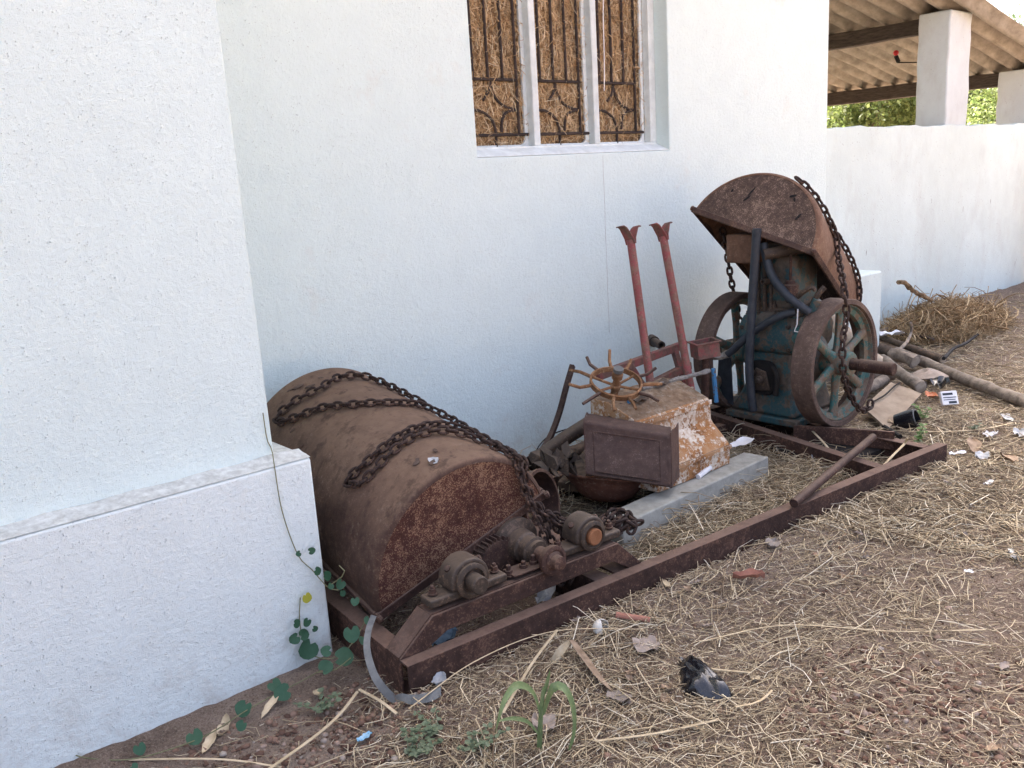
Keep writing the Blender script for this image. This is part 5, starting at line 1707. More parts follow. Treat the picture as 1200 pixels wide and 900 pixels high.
leaf_fan(m_, V(*(1.025, 2.185, 0.227)), V(.1, -1, .2), V(.2, 0, -1), .016, .2)
tag(m_.build('leaf', 'vine_yellow', vine), 'yellow vine leaf')


def blade(mb_, pts, w_, ref=V(0, 0, 1), fold=.25):
    P_ = smoothpath([V(*p) for p in pts], .012)
    n_ = len(P_)
    rows_ = []
    for i, p in enumerate(P_):
        t = (P_[min(i + 1, n_ - 1)] - P_[max(i - 1, 0)]).normalized()
        sd_ = t.cross(ref)
        sd_ = sd_.normalized() if sd_.length > 1e-3 else V(1, 0, 0)
        nn = sd_.cross(t)
        f_ = i / (n_ - 1)
        ww = w_ * (math.sin(math.pi * (0.12 + .88 * f_)) ** .7 * .9 + .08)
        rows_.append([p - sd_ * ww + nn * ww * fold, p - sd_ * ww * .45 + nn * ww * fold * .35, p, p + sd_ * ww * .45 + nn * ww * fold * .35, p + sd_ * ww + nn * ww * fold])
    mb_.sheet(rows_)


corn = thing('corn_sprout', (1.225, 1.438, 0.000), 'young green corn sprout with arching striped leaves', 'plant')
c0 = V(*(1.225, 1.438, 0.000))
MB().tube(smoothpath([c0, V(*(1.226, 1.430, 0.073)), V(*(1.236, 1.430, 0.133)), V(*(1.244, 1.430, 0.168))], .02), [.007] * 3 + [.006] * 9, 8) if False else None
sp = smoothpath([c0, V(*(1.226, 1.430, 0.073)), V(*(1.236, 1.430, 0.133)), V(*(1.247, 1.430, 0.171))], .02)
MB().tube(sp, [.0075 - .003 * i / len(sp) for i in range(len(sp))], 8).build('stalk', 'corn', corn)
for pts_, w_ in (([(1.230, 1.430, 0.090), (1.199, 1.420, 0.177), (1.138, 1.400, 0.233), (1.086, 1.380, 0.234), (1.058, 1.370, 0.209), (1.042, 1.370, 0.166)], .0095),
                 ([(1.233, 1.430, 0.097), (1.259, 1.420, 0.159), (1.279, 1.400, 0.162), (1.290, 1.385, 0.118), (1.287, 1.380, 0.053), (1.260, 1.380, -0.008)], .0125),
                 ([(1.242, 1.430, 0.146), (1.253, 1.430, 0.175), (1.264, 1.425, 0.211)], .0085),
                 ([(1.221, 1.430, 0.048), (1.178, 1.420, 0.110), (1.117, 1.400, 0.158), (1.060, 1.390, 0.182)], .006)):
    m_ = MB()
    blade(m_, pts_, w_, V(0.3, -.75, .6))
    m_.build('leaf', 'corn', corn, smooth=60)


def weed(label, base, h, n_, mat, spread, lw, seed, group=None, nm='weed'):
    rg = random.Random(seed)
    t = thing(nm, base, label, nm, group)
    b_ = V(*base) + V(0, 0, float(rail_bank(base[0], base[1])))
    t.location = b_
    for k in range(n_):
        a = rg.uniform(0, 6.28)
        tip = b_ + V(math.cos(a) * spread * rg.uniform(.3, 1), math.sin(a) * spread * rg.uniform(.3, 1), h * rg.uniform(.5, 1))
        m_ = MB()
        pth = smoothpath([b_, b_.lerp(tip, .5) + V(0, 0, h * .15), tip], .02)
        m_.tube(pth, .0016, 4)
        for i, p in enumerate(pth[1:]):
            for q_ in range(3):
                an = rg.uniform(0, 6.28)
                d_ = V(math.cos(an), math.sin(an), rg.uniform(-.1, .5)).normalized()
                leaf_fan(m_, p + d_ * lw, V(rg.uniform(-.4, .4), rg.uniform(-.5, .2), 1), d_, lw * rg.uniform(.6, 1.1), .15, False)
        m_.build('sprig', mat, t, smooth=60)


weed('bright green weed sprig beside the far end of the board', (4.486, 2.017, 0.000), .08, 3, 'weed', .07, .012, 1)
weed('bright green weed growing inside the far corner of the frame', (4.050, 1.848, 0.000), .13, 3, 'weed', .05, .012, 2)
weed('small green weed under the outer rail near the fallen bar', (3.002, 1.758, 0.000), .06, 3, 'weed', .04, .010, 3)
weed('tiny green weed growing against the outer face of the rail', (2.533, 1.734, 0.000), .05, 3, 'weed', .04, .009, 4)
for k, (px_, lab) in enumerate((((1.110, 1.533, 0.000), 'grey green creeping weed at the foot of the corn sprout, left side'), ((1.074, 1.641, -0.000), 'grey green creeping weed in the straw below the strap end'), ((0.926, 1.977, 0.000), 'grey green weed tuft on bare soil below the vine'),
                                ((0.977, 1.631, -0.000), 'grey green weed tuft at the bottom edge of the picture'), ((4.434, 1.747, 0.000), 'pale dusty weed tuft among the straw right of the frame'))):
    weed(lab, px_, .045, 7, 'weed_grey', .09, .007, 20 + k)

# ================================================================== LITTER, EACH PIECE ITS OWN THING
def scrap(name, label, cat, c_, sx, sy, rot, mat, seed, bumpy=.3, th=.0012, curl=.2, group=None, lift=.012, nx=7, ny=5, smooth=50, tilt_=(0, 0)):
    """crumpled sheet of a torn outline"""
    rg = random.Random(seed)
    c_ = V(*c_)
    m4 = Matrix.Translation(c_ + V(0, 0, lift + max(0, float(rail_bank(c_.x, c_.y))))) @ Matrix.Rotation(rot, 4, 'Z') @ Matrix.Rotation(tilt_[0], 4, 'X') @ Matrix.Rotation(tilt_[1], 4, 'Y')
    rows_ = []
    for j in range(ny):
        v_ = j / (ny - 1) * 2 - 1
        rw = []
        for i in range(nx):
            u_ = i / (nx - 1) * 2 - 1
            k_ = 1 - .25 * u_ * u_
            rw.append(m4 @ V(sx * (u_ * (1 - .2 * v_ * v_) + rg.uniform(-.08, .08)), sy * v_ * k_ + sy * rg.uniform(-.12, .12),
                             curl * sy * (v_ * v_) + curl * sx * .3 * u_ * u_ + bumpy * min(sx, sy) * rg.uniform(-.5, .5)))
        rows_.append(rw)
    m_ = MB()
    m_.sheet(rows_, th)
    return tag(m_.build(name, mat, smooth=smooth), label, cat, group)


def dryleaf(label, c_, L, w_, rot, mat, seed, group=None, lift=.012, curl=.35):
    rg = random.Random(seed)
    m4 = Matrix.Translation(V(*c_) + V(0, 0, lift + float(rail_bank(c_[0], c_[1])))) @ Matrix.Rotation(rot, 4, 'Z') @ Matrix.Rotation(rg.uniform(-.3, .3), 4, 'X') @ Matrix.Rotation(rg.uniform(-.25, .25), 4, 'Y')
    rows_ = []
    n_ = 9
    for i in range(n_):
        t = i / (n_ - 1)
        ww = w_ * (math.sin(math.pi * t) ** .75 + .02) * rg.uniform(.85, 1.1)
        z0 = L * .12 * math.sin(t * 3 + seed) + .004 * rg.uniform(-1, 1)
        rows_.append([m4 @ V((t - .5) * L, s_ * ww, z0 + curl * w_ * (s_ * s_) + rg.uniform(-.0015, .0015)) for s_ in (-1, -.5, 0, .5, 1)])
    m_ = MB()
    m_.sheet(rows_, .0008)
    return tag(m_.build('dry_leaf', mat, smooth=50), label, 'leaf', group)


# black polythene bag: folded and puffed
bc = V(*(1.719, 1.337, 0.000))
bg_ = thing('plastic_bag', bc, 'crumpled glossy black plastic bag lying on the straw', 'bag')
rg = random.Random(77)
m4 = Matrix.Translation(bc + V(0, 0, .006)) @ Matrix.Rotation(R(-122), 4, 'Z')
nr, nc = 27, 19
top_, bot_ = [], []
for i in range(nr):
    u_ = i / (nr - 1)
    w2 = (.030 + .030 * min(1, u_ * 1.5)) * (1 - .18 * max(0, u_ - .8) / .2) * (1 + .04 * math.sin(i * .9))
    rt_, rb_ = [], []
    for j in range(nc):
        v_ = j / (nc - 1) * 2 - 1
        hgt = .044 * (1 - abs(v_) ** 3) ** .7 * min(1, (1 - u_) * 5) ** .6 * min(1, .45 + u_ * 2.2)
        cre = .006 * math.sin(v_ * 5 + u_ * 4 + 1.2 * math.sin(u_ * 9)) + .004 * math.sin(v_ * 13 - u_ * 11)
        x = (u_ - .5) * .190 + .022 * v_ * u_ - .010 * v_ * v_ * (u_ > .9)
        rt_.append(m4 @ V(x, v_ * w2, .002 if abs(v_) > .99 or i == nr - 1 else max(.003, hgt + cre * (1 - v_ * v_))))
        rb_.append(m4 @ V(x, v_ * w2, .001))
    top_.append(rt_)
    bot_.append(rb_)
m_ = MB()
m_.sheet(top_)
m_.sheet(bot_)
m_.build('bag_body', 'plastic_black', bg_, smooth=60)
m_ = MB()
m_.sheet([[m4 @ V(-.090 - .020 * f_, (j / 8 - .5) * .056 * (1 - .15 * f_), .006 + .012 * f_ * math.sin(j * .8 + .4)) for j in range(9)] for f_ in (0, .35, .7, 1)], .001)
m_.build('bag_mouth', 'plastic_black', bg_, smooth=60)
scrap('paper_scrap', 'bright white crumpled paper by the near corner of the frame', 'paper', (1.358, 1.838, 0.000), .026, .018, .4, 'paper', 1, .7)
m_ = MB()
sc_ = V(*(1.697, 1.683, 0.050))
m_.sheet([[sc_ + V(.026 * math.cos(a) * math.sin(p), .022 * math.sin(a) * math.sin(p) - .004, .024 * math.cos(p)) for a in np.linspace(-.4, 4.2, 14)] for p in np.linspace(.12, 2.0, 7)], .0015)
tag(m_.build('broken_shell', 'shell'), 'broken cream coloured shell lying beside the terracotta shard', 'shell')
m_ = MB()
ta, tb = V(*(1.780, 1.694, 0.052)), V(*(1.833, 1.606, 0.046))
td = (tb - ta).normalized()
tx_, ty_ = frame_from(td)
m_.sheet([[ta.lerp(tb, f_) + (tx_ * math.cos(a) + ty_ * math.sin(a)) * (.011 - .001 * f_) for a in np.linspace(-.3, 3.3, 9)] for f_ in np.linspace(0, 1, 6)], .003)
tag(m_.build('clay_shard', 'clay'), 'curved terracotta shard on the straw in front of the frame', 'shard')
m_ = MB()
dryleaf('curled pinkish dry pod lying in the straw right of the frame middle', (2.259, 1.556, 0.000), .10, .020, R(-55), 'clay', 5, None, .015, 1.0)
scrap('cloth_rag', 'faded blue rag under the bearing stand', 'cloth', (1.349, 1.986, 0.030), .055, .032, .5, 'bluerag', 2, .7, .002, .3)
scrap('plastic_wrapper', 'crumpled clear plastic inside the frame under the hanging chain', 'plastic', (1.734, 1.957, 0.030), .060, .028, .5, 'plastic_grey', 3, .9, lift=.02)
scrap('plastic_wrapper', 'small light blue and white wrapper near the bottom edge', 'wrapper', (0.937, 1.767, 0.000), .022, .010, .2, 'blue_bag', 4, .6)
scrap('paper_scrap', 'grey white paper lying at the far end of the concrete beam', 'paper', (3.237, 2.265, 0.100), .075, .035, .1, 'paper', 6, .2, lift=.03)
tag(MB().cyl((2.757, 2.139, 0.128), (2.854, 2.152, 0.140), .011, 10).build('paper_roll', 'paper'), 'small white roll of paper standing on the concrete beam', 'paper')
scrap('cardboard_scrap', 'bluish grey card scrap leaning on the cross rail inside the frame', 'card', (3.446, 2.018, 0.020), .045, .030, .3, 'plastic_grey', 7, .1, .004, .05, lift=.03, tilt_=(R(60), 0))
scrap('cardboard_scrap', 'brown crumpled card piece on the straw beside the fallen bar', 'card', (3.159, 2.012, 0.020), .05, .03, -.2, 'dryleaf', 8, .5)
scrap('plastic_wrapper', 'orange foil wrapper beside the cut logs', 'wrapper', (4.815, 2.128, 0.030), .05, .028, .7, 'orange_foil', 9, .8, lift=.02)
pk = thing('carton', (4.887, 2.061, 0.020), 'small white printed carton standing among the litter by the logs', 'carton')
pkm = Matrix.Translation(V(*(4.831, 2.038, 0.035))) @ Matrix.Rotation(R(-38), 4, 'Z') @ Matrix.Rotation(R(-28), 4, 'X')
MB().box(-.045, .045, -.012, .012, -.032, .045, pkm).build('carton_body', 'paper', pk, bevel=.002)
for q_, (xa, xb, za, zb) in enumerate(((-.036, .02, .022, .034), (-.036, .036, .006, .011), (-.036, .03, -.006, -.002), (-.010, .034, -.026, -.013))):
    MB().box(xa, xb, -.0128, -.0122, za, zb, pkm).build('print_mark', 'hose', pk)
scrap('plastic_bag', 'small black plastic bag behind the white packet', 'bag', (5.024, 2.175, 0.040), .08, .05, .2, 'plastic_black', 11, .9, lift=.03)
for k, (pp_, lab, mt, a_, b_) in enumerate((
        ((4.382, 1.647, 0.000), 'white torn paper on straw right of the frame corner', 'paper', .04, .03),
        ((4.012, 1.641, 0.000), 'white plastic shred just beyond the far frame corner', 'plastic_white', .045, .018),
        ((3.979, 1.524, 0.000), 'grey white plastic shred among leaves at right', 'plastic_grey', .05, .028),
        ((3.644, 1.363, 0.000), 'thin white shred lying alone on the straw at right', 'paper', .030, .012),
        ((4.723, 1.698, 0.000), 'streaky grey plastic strip on the straw at right', 'plastic_grey', .07, .02),
        ((4.490, 1.553, 0.000), 'pale grey card at the right edge of the picture', 'plastic_grey', .05, .03),
        ((6.102, 2.996, 0.100), 'white plastic sheet crumpled behind the log pile', 'plastic_white', .10, .04),
        ((3.045, 1.044, 0.000), 'black plastic strip at the right edge on bare soil', 'plastic_black', .05, .012),
        ((2.827, 1.101, 0.000), 'small white plastic bit in the dark dirt at right', 'plastic_white', .014, .010),
        ((1.728, 1.531, 0.000), 'grey ashy lump of dry matter right of the bent leaf', 'greyleaf', .04, .032),
        ((1.499, 1.430, 0.000), 'flat grey brown leaf fragment below the bent dry blade', 'greyleaf', .034, .020),
        ((1.284, 1.484, 0.000), 'speckled grey stone like clod behind the corn sprout', 'greyleaf', .035, .03))):
    scrap('litter', lab, 'litter', pp_, a_, b_, random.uniform(-1, 1), mt, 40 + k, .6)
# bent dry blade in front of the frame, fallen dry corn leaf pieces
bl = thing('fallen_corn_leaf', (1.520, 1.705, 0.000), 'broad dry corn blade folded into a peak in front of the frame', 'leaf')
m_ = MB()
blade(m_, [(1.484, 1.669, 0.025), (1.511, 1.660, 0.057), (1.556, 1.660, 0.075)], .012, V(0.2, -.6, .7))
m_.build('near_half', 'dryleaf_pale', bl, smooth=60)
m_ = MB()
blade(m_, [(1.556, 1.660, 0.075), (1.542, 1.600, 0.052), (1.514, 1.519, 0.040), (1.508, 1.455, 0.020)], .016, V(0.2, -.6, .7))
m_.build('far_half', 'dryleaf', bl, smooth=60)
for k, (pp_, lab, L_, w_, r_, mt) in enumerate((
        ((0.707, 2.091, -0.000), 'pale papery leaf beside the trailing vine', .085, .017, .9, 'dryleaf_pale'),
        ((0.654, 2.053, 0.000), 'second pale leaf lower along the trailing vine', .075, .013, .7, 'dryleaf_pale'),
        ((0.838, 2.085, 0.000), 'narrow pale dry leaf near the vine on bare soil', .085, .010, .5, 'dryleaf_pale'),
        ((0.957, 2.042, 0.000), 'small upright dry leaf on the bare soil below the vine', .035, .012, 1.4, 'dryleaf_pale'),
        ((1.595, 1.474, -0.000), 'yellow brown leaf between the bent blade and the black bag', .04, .016, .3, 'dryleaf'),
        ((1.826, 1.236, 0.000), 'small yellow leaf right of the black bag', .035, .012, 1.3, 'dryleaf_pale'),
        ((1.583, 1.342, 0.000), 'tan leaf just below left of the black bag', .035, .013, 1.2, 'dryleaf'),
        ((3.182, 1.659, 0.000), 'broad brown leaf by the outer rail near the frame end', .09, .03, .2, 'dryleaf'),
        ((2.521, 1.638, 0.000), 'grey brown leaf by the outer rail past the fallen bar', .07, .026, .3, 'greyleaf'),
        ((4.138, 1.626, 0.000), 'large brown leaf on the straw at right', .15, .03, .5, 'dryleaf'),
        ((4.009, 1.429, 0.000), 'dark brown leaf near the right edge', .12, .035, .7, 'dryleaf'),
        ((2.759, 1.967, 0.020), 'dark curled leaf leaning inside the frame on the straw', .05, .025, .3, 'greyleaf'),
        ((1.687, 1.775, 0.000), 'grey curled leaf left of the broken shell', .05, .016, 1.0, 'greyleaf'))):
    dryleaf(lab, pp_, L_, w_, r_, mt, 60 + k)
# small look-alike leaves scattered over the straw
rg = random.Random(5)
for k in range(90):
    dd = rg.uniform(1.9, 6.5)
    aa = rg.uniform(.18, .80)
    x, y = dd * math.cos(aa), dd * math.sin(aa)
    if y > 1.80 - .084 * (x - 1.1) and x < 4.0:
        continue
    if y > 3.2 or (x < 1.12 and y > 2.1):
        continue
    dryleaf('small brown dry leaf scattered on the straw covered ground', (x, y, 0), rg.uniform(.025, .055), rg.uniform(.007, .015), rg.uniform(0, 6.28), rg.choice(['dryleaf', 'dryleaf', 'greyleaf', 'dryleaf_pale']), 200 + k, 'small dry leaves scattered on the ground')
# grey strap bending down from the drum corner
st_ = smoothpath([V(*p) for p in ((1.141, 2.020, 0.182), (1.099, 1.980, 0.172), (1.060, 1.930, 0.151), (1.041, 1.880, 0.116), (1.044, 1.850, 0.082), (1.075, 1.840, 0.030), (1.094, 1.791, 0.015), (1.135, 1.760, 0.015), (1.178, 1.760, 0.020))], .015)
st_ = [p + V(0, 0, max(0.0, float(gz(p.x, p.y)) + .012 - p.z)) for p in st_]
m_ = MB()
rows = []
for i, p in enumerate(st_):
    t = (st_[min(i + 1, len(st_) - 1)] - st_[max(i - 1, 0)]).normalized()
    sd_ = t.cross(V(.55, .70, -.2)).normalized()
    f_ = i / len(st_)
    w_ = .008 + .005 * f_
    sd2 = (sd_ * (1 - f_ * .4) + V(.45, .45, 0.1) * f_).normalized()
    rows.append([p - sd2 * w_, p - sd2 * w_ * .3, p + sd2 * w_ * .3, p + sd2 * w_])
m_.sheet(rows, .0025)
tag(m_.build('grey_strap', 'strap', smooth=60), 'grey strap bending down from the drum cover corner to the ground', 'strap')
m_ = MB()
dryleaf('flat grey plastic piece at the end of the strap', (1.195, 1.798, 0.000), .05, .022, .6, 'plastic_grey', 91)
# long single stalks lying in front
for k, (pts_, r_, lab) in enumerate((
        ([(0.386, 2.216, 0.010), (0.509, 2.095, 0.015), (0.644, 1.947, 0.020), (0.740, 1.827, 0.010)], .0035, 'long pale stalk along the bottom edge below the vine'),
        ([(0.697, 1.825, 0.020), (0.848, 1.851, 0.030), (0.945, 1.892, 0.030), (1.019, 1.922, 0.050)], .005, 'thick pale stalk rising to a bend below the strap'),
        ([(1.019, 1.922, 0.050), (1.032, 1.840, 0.030), (1.039, 1.758, 0.010)], .005, 'pale stalk folded down from the bend below the strap'),
        ([(1.063, 1.753, 0.020), (1.307, 1.775, 0.030), (1.574, 1.749, 0.020), (1.775, 1.563, 0.030)], .0022, 'long fine stalk lying parallel to the frame in front'),
        ([(1.224, 1.570, 0.020), (1.412, 1.663, 0.030), (1.568, 1.724, 0.040)], .0045, 'straight stalk leading up to the folded blade'),
        ([(1.850, 1.438, 0.020), (2.104, 1.322, 0.020), (2.293, 1.081, 0.020), (2.486, 0.901, 0.015)], .003, 'long straw lying across the ground right of centre'),
        ([(1.765, 1.338, 0.020), (1.837, 1.238, 0.020)], .004, 'short thick straw right of the black bag'),
        ([(1.671, 1.189, 0.020), (1.721, 1.153, 0.030), (1.800, 1.159, 0.030)], .0035, 'bent yellow straw below right of the black bag'),
        ([(1.327, 1.340, 0.020), (1.446, 1.255, 0.025), (1.615, 1.180, 0.020)], .004, 'long straw between the corn sprout and the black bag'),
        ([(3.671, 2.180, 0.110), (3.516, 2.011, 0.100), (3.494, 1.930, 0.030)], .006, 'pale blade hanging over the cross rail under the flywheel'),
        ([(3.443, 1.724, 0.060), (3.542, 1.719, 0.100), (3.683, 1.733, 0.120), (3.664, 1.710, 0.160)], .006, 'curled pale blade over the cross rail by the frame end'),
        ([(4.199, 2.000, 0.010), (4.261, 1.838, 0.020), (4.420, 1.702, 0.020), (4.648, 1.631, 0.015)], .006, 'bright straw stalk right of the far frame corner'))):
    tag(MB().tube(smoothpath([V(*p) + V(0, 0, float(rail_bank(p[0], p[1]))) for p in pts_], .02), r_, 6, flat=(1.0, .45)).build('straw_stalk', 'dryleaf_pale'), lab, 'stalk')


# ================================================================== STRAW, PEBBLES, HEAP
def ok_xy(x, y):
    m1 = ~((x < 1.11) & (y > 2.185))
    m2 = ~((x >= 1.11) & (x < 5.4) & (y > 3.1))
    m3 = ~((x >= 5.3) & (x < 5.82) & (y > 2.9))
    m4_ = y < 3.40
    return m1 & m2 & m3 & m4_


def clump(x, y):
    return (0.5 + 0.25 * np.sin(3.1 * x + 1.7 * y + 0.6) + 0.25 * np.sin(5.3 * y - 2.2 * x + 1.0) + 0.22 * np.sin(9.1 * x + 7.7 * y) * np.sin(8.3 * y - 6.0 * x))


def scatter(N_, r0, r1, a0_, a1_, power=1.0):
    u_ = rng.uniform(0, 1, N_)
    d_ = r0 * (r1 / r0) ** (u_ ** power)
    a_ = rng.uniform(a0_, a1_, N_)
    return d_ * np.cos(a_), d_ * np.sin(a_)


def bare(x, y):
    """1 on the bare soil at the foot of the plinth, 0 elsewhere"""
    near_right = .72 * np.clip((1.22 - y) / .25, 0, 1) * np.clip((x - 1.55) / .4, 0, 1) * np.clip(1.4 - clump(x * .7, y), 0, 1)
    return np.maximum(np.clip((1.30 - x) / 0.35, 0, 1) * np.clip((y - 1.62) / .2, 0, 1), near_right)


V_all, F_all, off = [], [], 0


def lay(N_, r0, r1, lmin, lmax, rmin, rmax, lift, cl=0.35, pw=1.0, nseg=2, amin=.10, amax=1.45):
    global off
    x, y = scatter(N_, r0, r1, amin, amax, pw)
    keep = ok_xy(x, y) & (rng.uniform(0, 1, N_) < np.clip(cl + clump(x, y), 0.08, 1)) & (rng.uniform(0, 1, N_) > .93 * bare(x, y))
    keep &= ~((x > .9) & (x < 1.9) & (y > 1.93) & (y < 3.1) & (rng.uniform(0, 1, N_) < .7))
    x, y = x[keep], y[keep]
    n_ = len(x)
    a_ = rng.uniform(0, 2 * np.pi, n_)
    el = rng.normal(0, .10, n_)
    D_ = np.stack([np.cos(a_) * np.cos(el), np.sin(a_) * np.cos(el), np.sin(el)], 1)
    L_ = rng.uniform(0, 1, n_) ** 1.7 * (lmax - lmin) + lmin
    P_ = np.stack([x, y, gz(x, y) + np.abs(rng.normal(0, lift, n_)) + .003], 1)
    P_ -= D_ * L_[:, None] * .5
    P_[:, 2] = np.maximum(P_[:, 2], gz(x, y) + .001)
    cv_ = rng.normal(0, 1, (n_, 3)) * (L_ * .15)[:, None]
    cv_[:, 2] = np.abs(cv_[:, 2]) * .5
    # keep both ends out of the walls
    e_ = P_ + D_ * L_[:, None]
    kk = ok_xy(P_[:, 0], P_[:, 1]) & ok_xy(e_[:, 0], e_[:, 1])
    v_, f_ = strands(P_[kk], D_[kk], L_[kk], rng.uniform(rmin, rmax, kk.sum()), cv_[kk], nseg)
    V_all.append(v_)
    F_all.append(f_ + off)
    off += len(v_)


lay(135000, 1.25, 11, .008, .045, .0005, .0016, .003, .75, .8)
lay(26000, 1.25, 11, .04, .12, .0006, .0018, .006, .3, .75, 2)
lay(2300, 1.3, 11, .10, .26, .0009, .0024, .010, .0, .8, 3)
lay(22000, 3.2, 11, .06, .20, .0012, .0028, .012, .35, 1.0, 2, .1, .72)
# matted clumps of longer pale stalks
for (cx_, cy_, n_, rr_, an_) in ((1.75, 1.63, 110, .13, .2), (2.15, 1.62, 90, .12, .5), (2.55, 1.50, 120, .15, -.1), (1.50, 1.60, 70, .10, .6), (3.0, 1.45, 150, .18, .3), (3.5, 1.40, 160, .2, -.2),
                                 (2.1, 1.28, 80, .14, -.3), (2.6, 1.15, 90, .16, .4), (1.35, 1.42, 90, .12, .3), (1.62, 1.22, 60, .12, -.5), (4.2, 1.55, 220, .3, .2), (4.9, 1.9, 260, .35, -.1), (5.6, 2.2, 260, .4, .1), (6.6, 2.5, 300, .5, .3), (4.4, 1.95, 160, .25, .6), (1.15, 1.50, 60, .10, .8)):
    x, y = rng.normal(cx_, rr_, n_), rng.normal(cy_, rr_ * .5, n_)
    a_ = rng.normal(an_, .55, n_)
    D_ = np.stack([np.cos(a_), np.sin(a_), rng.normal(0, .10, n_)], 1)
    D_ /= np.linalg.norm(D_, axis=1, keepdims=True)
    L_ = rng.uniform(.05, .20, n_)
    P_ = np.stack([x, y, gz(x, y) + np.abs(rng.normal(0, .008, n_)) + .004], 1) - D_ * L_[:, None] * .5
    P_[:, 2] = np.maximum(P_[:, 2], gz(P_[:, 0], P_[:, 1]) + .002)
    kk = ok_xy(x, y) & (y < 1.80 - .084 * (x - 1.12)) | (x > 4.1)
    v_, f_ = strands(P_[kk], D_[kk], L_[kk], rng.uniform(.0009, .0026, kk.sum()), rng.normal(0, 1, (kk.sum(), 3)) * (L_[kk] * .10)[:, None], 2, .45)
    V_all.append(v_)
    F_all.append(f_ + off)
    off += len(v_)
# straw drifted inside the frame and along the beam
for (x0, x1, y0, y1, n_, zz) in ((2.3, 3.35, 1.80, 2.06, 2600, .035), (3.15, 3.60, 1.78, 2.5, 1500, .03), (1.95, 2.35, 1.80, 2.1, 500, .02), (2.3, 3.5, 2.4, 3.05, 900, .05), (3.5, 5.2, 2.6, 3.05, 900, .03)):
    x, y = rng.uniform(x0, x1, n_), rng.uniform(y0, y1, n_)
    a_ = rng.normal(0, .9, n_)
    D_ = np.stack([np.cos(a_), np.sin(a_), rng.normal(0, .15, n_)], 1)
    D_ /= np.linalg.norm(D_, axis=1, keepdims=True)
    L_ = rng.uniform(.04, .20, n_)
    P_ = np.stack([x, y, np.abs(rng.normal(0, zz, n_)) + .004], 1) - D_ * L_[:, None] * .5
    P_[:, 2] = np.maximum(P_[:, 2], .002)
    v_, f_ = strands(P_, D_, L_, rng.uniform(.0008, .0024, n_), rng.normal(0, 1, (n_, 3)) * (L_ * .12)[:, None], 3)
    V_all.append(v_)
    F_all.append(f_ + off)
    off += len(v_)
tag(np_mesh('ground_straw', np.concatenate(V_all), np.concatenate(F_all), 'straw'), 'dry straw and chaff scattered thickly over the soil', 'straw', kind='stuff')

# pebbles and crumbs of soil
ico_v = []
bm0 = bmesh.new()
bmesh.ops.create_icosphere(bm0, subdivisions=1, radius=1)
iv = np.array([v.co[:] for v in bm0.verts])
ifc = np.array([[v.index for v in f_.verts] for f_ in bm0.faces])
bm0.free()
pv, pfc, o_ = [], [], 0
for N_, r0, r1, smin, smax, bias in ((24000, 1.25, 8, .0016, .0050, 0), (6500, 1.7, 2.45, .0035, .0125, 1), (700, 1.3, 8, .006, .013, 0)):
    x, y = scatter(N_, r0, r1, .12, 1.42 if not bias else 1.5)
    k_ = ok_xy(x, y)
    if bias:
        k_ &= bare(x, y) > .15
    x, y = x[k_], y[k_]
    n_ = len(x)
    s_ = (rng.uniform(0, 1, n_) ** 2.2) * (smax - smin) + smin
    sc3 = s_[:, None, None] * rng.uniform(.65, 1.25, (n_, 1, 3)) * (1 + rng.normal(0, .13, (n_, len(iv), 1)))
    sc3[:, :, 2] *= .75
    vv = iv[None] * sc3 + np.stack([x, y, gz(x, y) + s_ * .25], 1)[:, None, :]
    pv.append(vv.reshape(-1, 3))
    pfc.append((ifc[None] + (np.arange(n_) * len(iv))[:, None, None]).reshape(-1, 3) + o_)
    o_ += n_ * len(iv)
tag(np_mesh('gravel', np.concatenate(pv), np.concatenate(pfc), 'pebble'), 'small reddish brown pebbles and soil crumbs on the bare ground', 'gravel', kind='stuff')

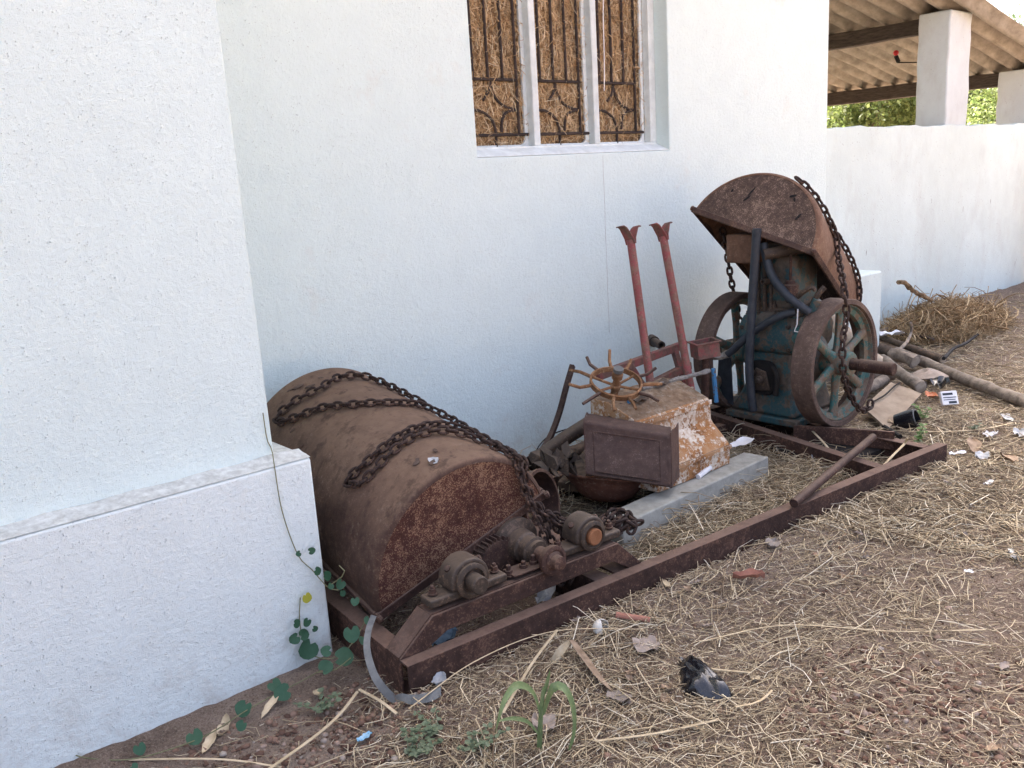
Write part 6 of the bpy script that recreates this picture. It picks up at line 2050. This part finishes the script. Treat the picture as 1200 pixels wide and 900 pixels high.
# heap of dry roots and straw
hv, hf, off = [], [], 0
hc = np.array([7.0, 3.0])
for n_, lmin, lmax, rmin, rmax, cvv in ((6500, .06, .24, .0012, .0034, .16), (420, .15, .4, .003, .007, .16)):
    a_ = rng.uniform(0, 2 * np.pi, n_)
    d_ = rng.uniform(0, 1, n_) ** .6
    x = hc[0] + .72 * d_ * np.cos(a_)
    y = hc[1] + .36 * d_ * np.sin(a_)
    hh = .37 * np.clip(1 - d_ ** 1.6, 0, 1) * (0.75 + .25 * np.sin(3 * x + 5 * y))
    z = hh * rng.uniform(.35, 1.02, n_) + .01
    D_ = rng.normal(0, 1, (n_, 3)) * np.array([1, .8, .55])
    D_ /= np.linalg.norm(D_, axis=1, keepdims=True)
    L_ = rng.uniform(lmin, lmax, n_)
    P_ = np.stack([x, y, z], 1) - D_ * L_[:, None] * .5
    P_[:, 2] = np.maximum(P_[:, 2], .01)
    P_[:, 1] = np.minimum(P_[:, 1], 3.32)
    e_ = P_ + D_ * L_[:, None]
    kk = e_[:, 1] < 3.38
    cv_ = rng.normal(0, 1, (n_, 3)) * (L_ * cvv)[:, None]
    v_, f_ = strands(P_[kk], D_[kk], L_[kk], rng.uniform(rmin, rmax, kk.sum()), cv_[kk], 5)
    hv.append(v_)
    hf.append(f_ + off)
    off += len(v_)
hp = thing('root_heap', (6.85, 2.93, 0), 'heap of dry brown roots and straw against the low wall', 'heap')
ho = np_mesh('loose_roots', np.concatenate(hv), np.concatenate(hf), 'heap', parent=hp)
tag(ho, kind='stuff')
m_ = MB()
rows = []
for j in range(9):
    f_ = j / 8
    rows.append([(hc[0] + .66 * (1 - f_) * math.cos(a) * (1 + .1 * math.sin(3 * a)), hc[1] + .32 * (1 - f_) * math.sin(a), -.02 + .25 * f_ ** .7 + .012 * math.sin(5 * a + j)) for a in np.linspace(0, 2 * math.pi, 33)])
m_.sheet(rows)
m_.build('mound', 'heap_core', hp)
tag(MB().tube(smoothpath([V(*p) for p in ((6.500, 2.900, 0.305), (6.182, 2.880, 0.409), (5.982, 2.860, 0.495), (5.863, 2.850, 0.515))], .03), .016, 7, jit=.6).build('root_stalk', 'heap_core', hp))
